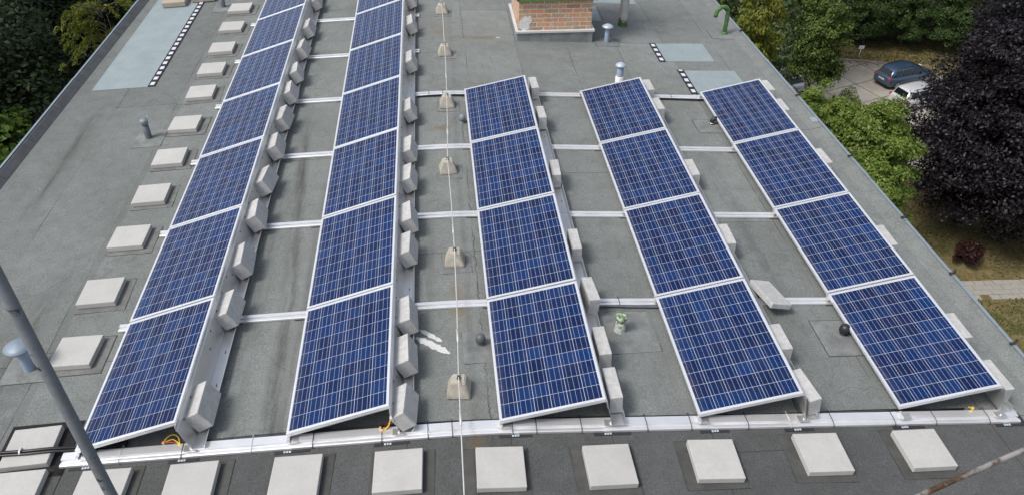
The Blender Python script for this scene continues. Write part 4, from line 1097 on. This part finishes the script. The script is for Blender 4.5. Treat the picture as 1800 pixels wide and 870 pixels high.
# ------------------------------------------------------------------ cars
def loft(mb, secs, close=True):
    rings = [[mb.bm.verts.new(p) for p in s] for s in secs]
    for a, b in zip(rings, rings[1:]):
        n = len(a)
        for k in range(n if close else n - 1):
            f = mb.bm.faces.new((a[k], a[(k + 1) % n], b[(k + 1) % n], b[k])); f.smooth = True
    if close:
        mb.bm.faces.new(list(reversed(rings[0]))); mb.bm.faces.new(rings[-1])
def make_car(paint, name='parked_car'):
    """estate car, rear at x = 0, nose at x = 4.55"""
    root = empty(name)
    b = MB(); secs = []
    #       x     half-w  z-low  z-belt  z-hood
    for x, hw, zl, zb, zt in ((0, .66, .42, .78, .84), (.05, .76, .32, .86, .93), (.25, .84, .24, .92, .97), (.8, .875, .2, .93, .98), (2.0, .88, .2, .92, .96), (3.1, .88, .2, .90, .95), (3.6, .865, .2, .86, .93), (4.1, .83, .24, .78, .84), (4.42, .74, .30, .66, .72), (4.55, .58, .38, .58, .62)):
        secs.append([(x, -hw * .92, zl), (x, -hw, zl + .16), (x, -hw * .995, (zl + zb) / 2 + .06), (x, -hw * .94, zb), (x, -hw * .78, zt), (x, 0, zt + .025), (x, hw * .78, zt), (x, hw * .94, zb), (x, hw * .995, (zl + zb) / 2 + .06), (x, hw, zl + .16), (x, hw * .92, zl)])
    loft(b, secs); body = b.build('body', paint, root)
    c = MB(); secs = []
    for x, hw0, hw1, z0, z1 in ((.10, .70, .62, .90, .93), (.42, .76, .58, .92, 1.36), (.62, .77, .575, .92, 1.43), (1.4, .78, .60, .92, 1.475), (2.2, .78, .60, .92, 1.46), (2.75, .775, .575, .92, 1.36), (3.45, .74, .66, .90, .95)):
        secs.append([(x, -hw0, z0), (x, -(hw0 + hw1) / 2 - .02, (z0 + z1) / 2), (x, -hw1, z1), (x, -hw1 * .6, z1 + .03), (x, 0, z1 + .04), (x, hw1 * .6, z1 + .03), (x, hw1, z1), (x, (hw0 + hw1) / 2 + .02, (z0 + z1) / 2), (x, hw0, z0)])
    loft(c, secs); c.build('cabin', paint, root)
    def plane(name, pts, mat, off):
        m = MB(); P = [Vector(p) for p in pts]; nrm = (P[1] - P[0]).cross(P[-1] - P[0]).normalized()
        m.bm.faces.new([m.bm.verts.new(p + nrm * off) for p in P]); v = m.bm.verts
        ex = bmesh.ops.extrude_face_region(m.bm, geom=list(m.bm.faces))
        for q in ex['geom']:
            if isinstance(q, bmesh.types.BMVert): q.co -= nrm * .012
        return m.build(name, mat, root)
    plane('rear_window', [(.165, .55, .985), (.165, -.55, .985), (.40, -.50, 1.32), (.40, .50, 1.32)], M['glass'], .068)
    plane('windscreen', [(3.32, -.62, 1.0), (3.32, .62, 1.0), (2.80, .52, 1.33), (2.80, -.52, 1.33)], M['glass'], .07)
    for s in (-1, 1):
        def sp(x0, x1, a, bq):
            pts = [(x0, s * .775, .985), (x1, s * .775, .985), (x1 - a, s * .625, 1.36), (x0 + bq, s * .625, 1.36)]
            return pts if s < 0 else pts[::-1]
        plane('side_window', sp(.50, 1.15, .02, .16), M['glass'], .034); plane('side_window', sp(1.22, 2.05, .03, .03), M['glass'], .036); plane('side_window', sp(2.12, 3.02, .42, .02), M['glass'], .036)
        m = MB(); m.tube([(.7, s * .56, 1.47), (.78, s * .56, 1.505), (2.1, s * .57, 1.525), (2.2, s * .57, 1.49)], .018, 6); m.build('roof_rail', M['trim'], root)
        m = MB(); m.box(.03, .24, min(s * .56, s * .80), max(s * .56, s * .80), .70, .92, .03, 2); m.build('tail_lamp', M['redlamp'], root)
        m = MB(); m.box(4.18, 4.44, min(s * .5, s * .76), max(s * .5, s * .76), .62, .76, .03, 2); m.build('headlight', M['plate'], root)
        m = MB(); m.box(2.85, 3.02, min(s * .86, s * 1.0), max(s * .86, s * 1.0), .95, 1.08, .03, 2); m.build('wing_mirror', paint, root)
        for x in (.82, 3.62):
            m = MB(); m.lathe([(.12, -.09), (.27, -.095), (.315, -.07), (.32, 0), (.315, .07), (.27, .095), (.12, .09)], 24); wv = m.build('wheel', M['tyre'], root)
            wv.location = (x, s * .79, .32); wv.rotation_euler = (R(90), 0, 0)
            m = MB(); m.lathe([(0, .105), (.05, .11), (.2, .1), (.215, .085), (.215, -.085), (.2, -.1), (.05, -.11), (0, -.105)], 20); m.build('rim', M['rim'], wv)
    m = MB(); m.box(-.012, .06, -.26, .26, .62, .74, .005, 1); pl_ = m.build('number_plate', M['plate'], root)
    m = MB()
    for k in range(7): m.box(-.016, -.010, -.21 + k * .06, -.175 + k * .06, .65, .71)
    m.build('plate_print', M['platedark'], pl_)
    m = MB(); m.box(-.02, .2, -.62, .62, .30, .42, .03, 2); m.build('bumper_insert', M['trim'], root)
    return root
car = make_car(mat_paint('blue_grey_paint', (.05, .092, .155)))
car.location = (33.15, 44.25, G + .03); car.rotation_euler = (0, 0, R(17))
tag(car, 'dark blue grey estate car on the concrete lot, red tail lamp towards us', 'car')
wc = make_car(mat_paint('white_paint', (.75, .76, .76)))
wc.location = (32.6, 40.9, G + .03); wc.rotation_euler = (0, 0, R(17))
tag(wc, 'white car mostly hidden under the copper beech, beside the blue estate', 'car')
w2 = dup(wc); w2.location = (26.3, 43.0, G + .03); w2.rotation_euler = (0, 0, R(108))
tag(w2, 'white car glimpsed between the trees and the right roof edge', 'car')
# small sign on a post by the kerb
t = tag(empty('sign_post', (33.9, 49.15, G)), 'small blank white sign on a thin post behind the kerb of the lot', 'sign')
MB().tube([(0, 0, 0), (0, 0, .95)], .025, 8).build('post', M['white'], t)
MB().box(-.22, .22, -.03, -.012, .82, 1.08, .006, 1).build('sign_board', M['white'], t)
